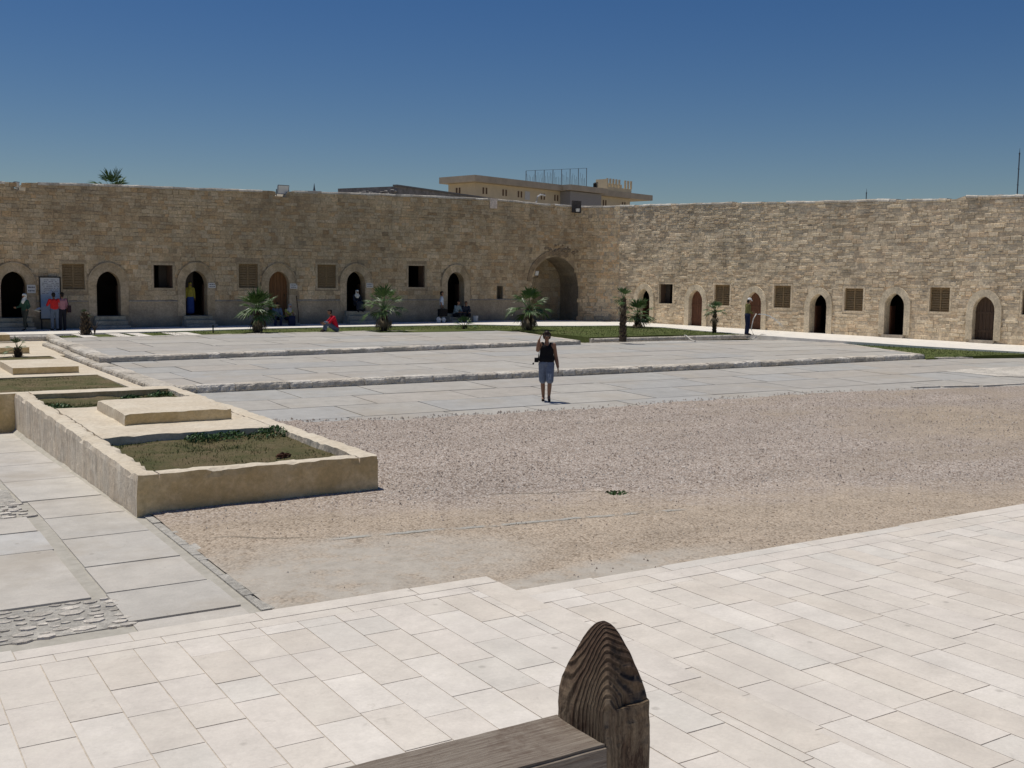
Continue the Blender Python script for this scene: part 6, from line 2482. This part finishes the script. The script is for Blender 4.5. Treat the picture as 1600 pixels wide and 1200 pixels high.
recalc(mb.build('parapet', simple('grey_coping', (0.2, 0.2, 0.2)), gB))


def mast(px, ptop, dist, r, label, name='antenna_mast', cat='mast'):
    d_ = ray(px, 320)
    q_ = CAMP + d_ * (dist / d_.dot(FW))
    d2 = ray(px + (1.5 if px > 1500 else 0), ptop)
    z = HC + d2.z * (dist / d2.dot(FW))
    mb = MB()
    mb.tube([(q_.x, q_.y, -1.3), (q_.x, q_.y, z * .5), (q_.x, q_.y, z - r * 3), (q_.x, q_.y, z)], [r * 1.6, r * 1.2, r, r * 1.6], 6)
    mb.tube([(q_.x, q_.y, z), (q_.x, q_.y, z + r * 8)], [r * .6, r * .2], 5)
    for k in range(5):
        zk = z * (0.45 + 0.11 * k)
        mb.tube([(q_.x - r * 3, q_.y, zk), (q_.x + r * 3, q_.y, zk)], r * .4, 4)
    tag(mb.build(name, simple('blue_grey_steel', (0.09, 0.11, 0.14), 0.6)), label, cat)


mast(1588.5, 240, 300, 0.17, 'tall thin antenna mast far away above the right end of the wall')
mast(1353, 301, 260, 0.12, 'short thin antenna just showing over the sunlit wall')
d_ = ray(491, 300)
q_ = CAMP + d_ * (200 / d_.dot(FW))
zt1 = HC + ray(491, 290).z * (200 / ray(491, 290).dot(FW))
mb = MB()
mb.tube([(q_.x, q_.y, -1.3), (q_.x, q_.y, zt1 - 1.6), (q_.x, q_.y, zt1 - 1.2), (q_.x, q_.y, zt1 - .9), (q_.x, q_.y, zt1 - .3), (q_.x, q_.y, zt1 + .4)], [0.5, 0.5, 0.55, 0.22, 0.12, 0.03], 10)
tag(mb.build('minaret', simple('blue_grey_steel', (0.09, 0.11, 0.14), 0.6)), 'tip of a far minaret just above the shaded wall top', 'minaret')

# ------------------------------------------------------------------ the viewer's landing and its wooden railing
mb = MB()
gbox(mb, (-1.8, -2.5, -0.6), (1.25, 1.5, 1.40), 0.5, 0.005, (0, 0, 0))
tag(mb.build('landing', M['surround_b']), kind='structure')
rl = thing('railing', 'weathered dark wooden railing with a carved pointed post head and grey top rail', 'railing', (1.049, 1.3715, 1.40))
PX, PY = 1.049, 1.3715
prof = [(1.402, 1.0), (1.9, 1.0), (2.30, 1.0), (2.34, .995), (2.358, .975), (2.366, .965), (2.372, .94), (2.385, .90), (2.400, .83), (2.415, .745), (2.430, .66), (2.445, .57), (2.458, .475), (2.468, .395), (2.476, .32), (2.482, .25), (2.4865, .17), (2.489, .09)]
full = []
for (a, b) in zip(prof, prof[1:]):
    n = 1 if a[0] < 2.2 else 3
    for k in range(n):
        full.append((a[0] + (b[0] - a[0]) * k / n, a[1] + (b[1] - a[1]) * k / n))
full.append(prof[-1])
mb = MB()
rings = []
NS = 64
for z, s_ in full:
    ring = []
    ex_ = lerp(0.22, 0.55, (z - 2.40) / 0.09)
    for k in range(NS):
        a = 6.28318 * k / NS
        ca, sa_ = math.cos(a), math.sin(a)
        x = (0.052 if ca > 0 else 0.048) * s_ * math.copysign(abs(ca) ** ex_, ca)
        y = 0.0715 * s_ * math.copysign(abs(sa_) ** ex_, sa_)
        if z > 2.368 and sa_ < 0 and z < 2.42:
            y += 0.0065 * (2.42 - z) / 0.052 * (abs(sa_) ** 0.5) * max(0.0, min(1.0, (x + 0.022) / 0.02))
        p_ = Vector((x, y, z))
        nn = noise.noise(p_ * 45) * 0.0014 + noise.noise(Vector((x * 150, y * 150, z * 9))) * 0.0009
        f_ = 1 + nn / 0.05
        ring.append(mb.vert((x * f_, y * f_, z - 1.40 + 0.0)))
    rings.append(ring)
for r0, r1 in zip(rings, rings[1:]):
    for k in range(NS):
        mb.f.append([r0[k], r0[(k + 1) % NS], r1[(k + 1) % NS], r1[k]])
        mb.mi.append(0)
mb.f.append(rings[-1])
mb.mi.append(0)
mb.build('post', M['post'], rl, smooth=False)
mb = MB()
gbox(mb, (-2.4, -.066, .858), (-.044, .068, .915), 0.02, 0.0012, (0, 0, 0), 12)
gbox(mb, (-2.4, -.0715, .835), (-.044, -.066, .910), 0.03, 0.0008, (0, 0, 0), 12)
mb.build('top_rail', M['rail'], rl)
mb = MB()
gbox(mb, (-2.4, -.069, .78), (-.044, .06, .852), 0.06, 0.0012, (0, 0, 0), 12)
gbox(mb, (-2.4, -.03, .14), (-.044, .03, .20), 0.1, 0.0012, (0, 0, 0), 12)
mb.build('lower_rail', M['post'], rl)
for k in range(13):
    mb = MB()
    x = -.22 - .17 * k
    mb.tube([(x, 0, .20), (x, 0, .30), (x, 0, .48), (x, 0, .66), (x, 0, .78)], [.018, .024, .016, .024, .018], 10)
    mb.build('baluster', M['post'], rl, smooth=True)
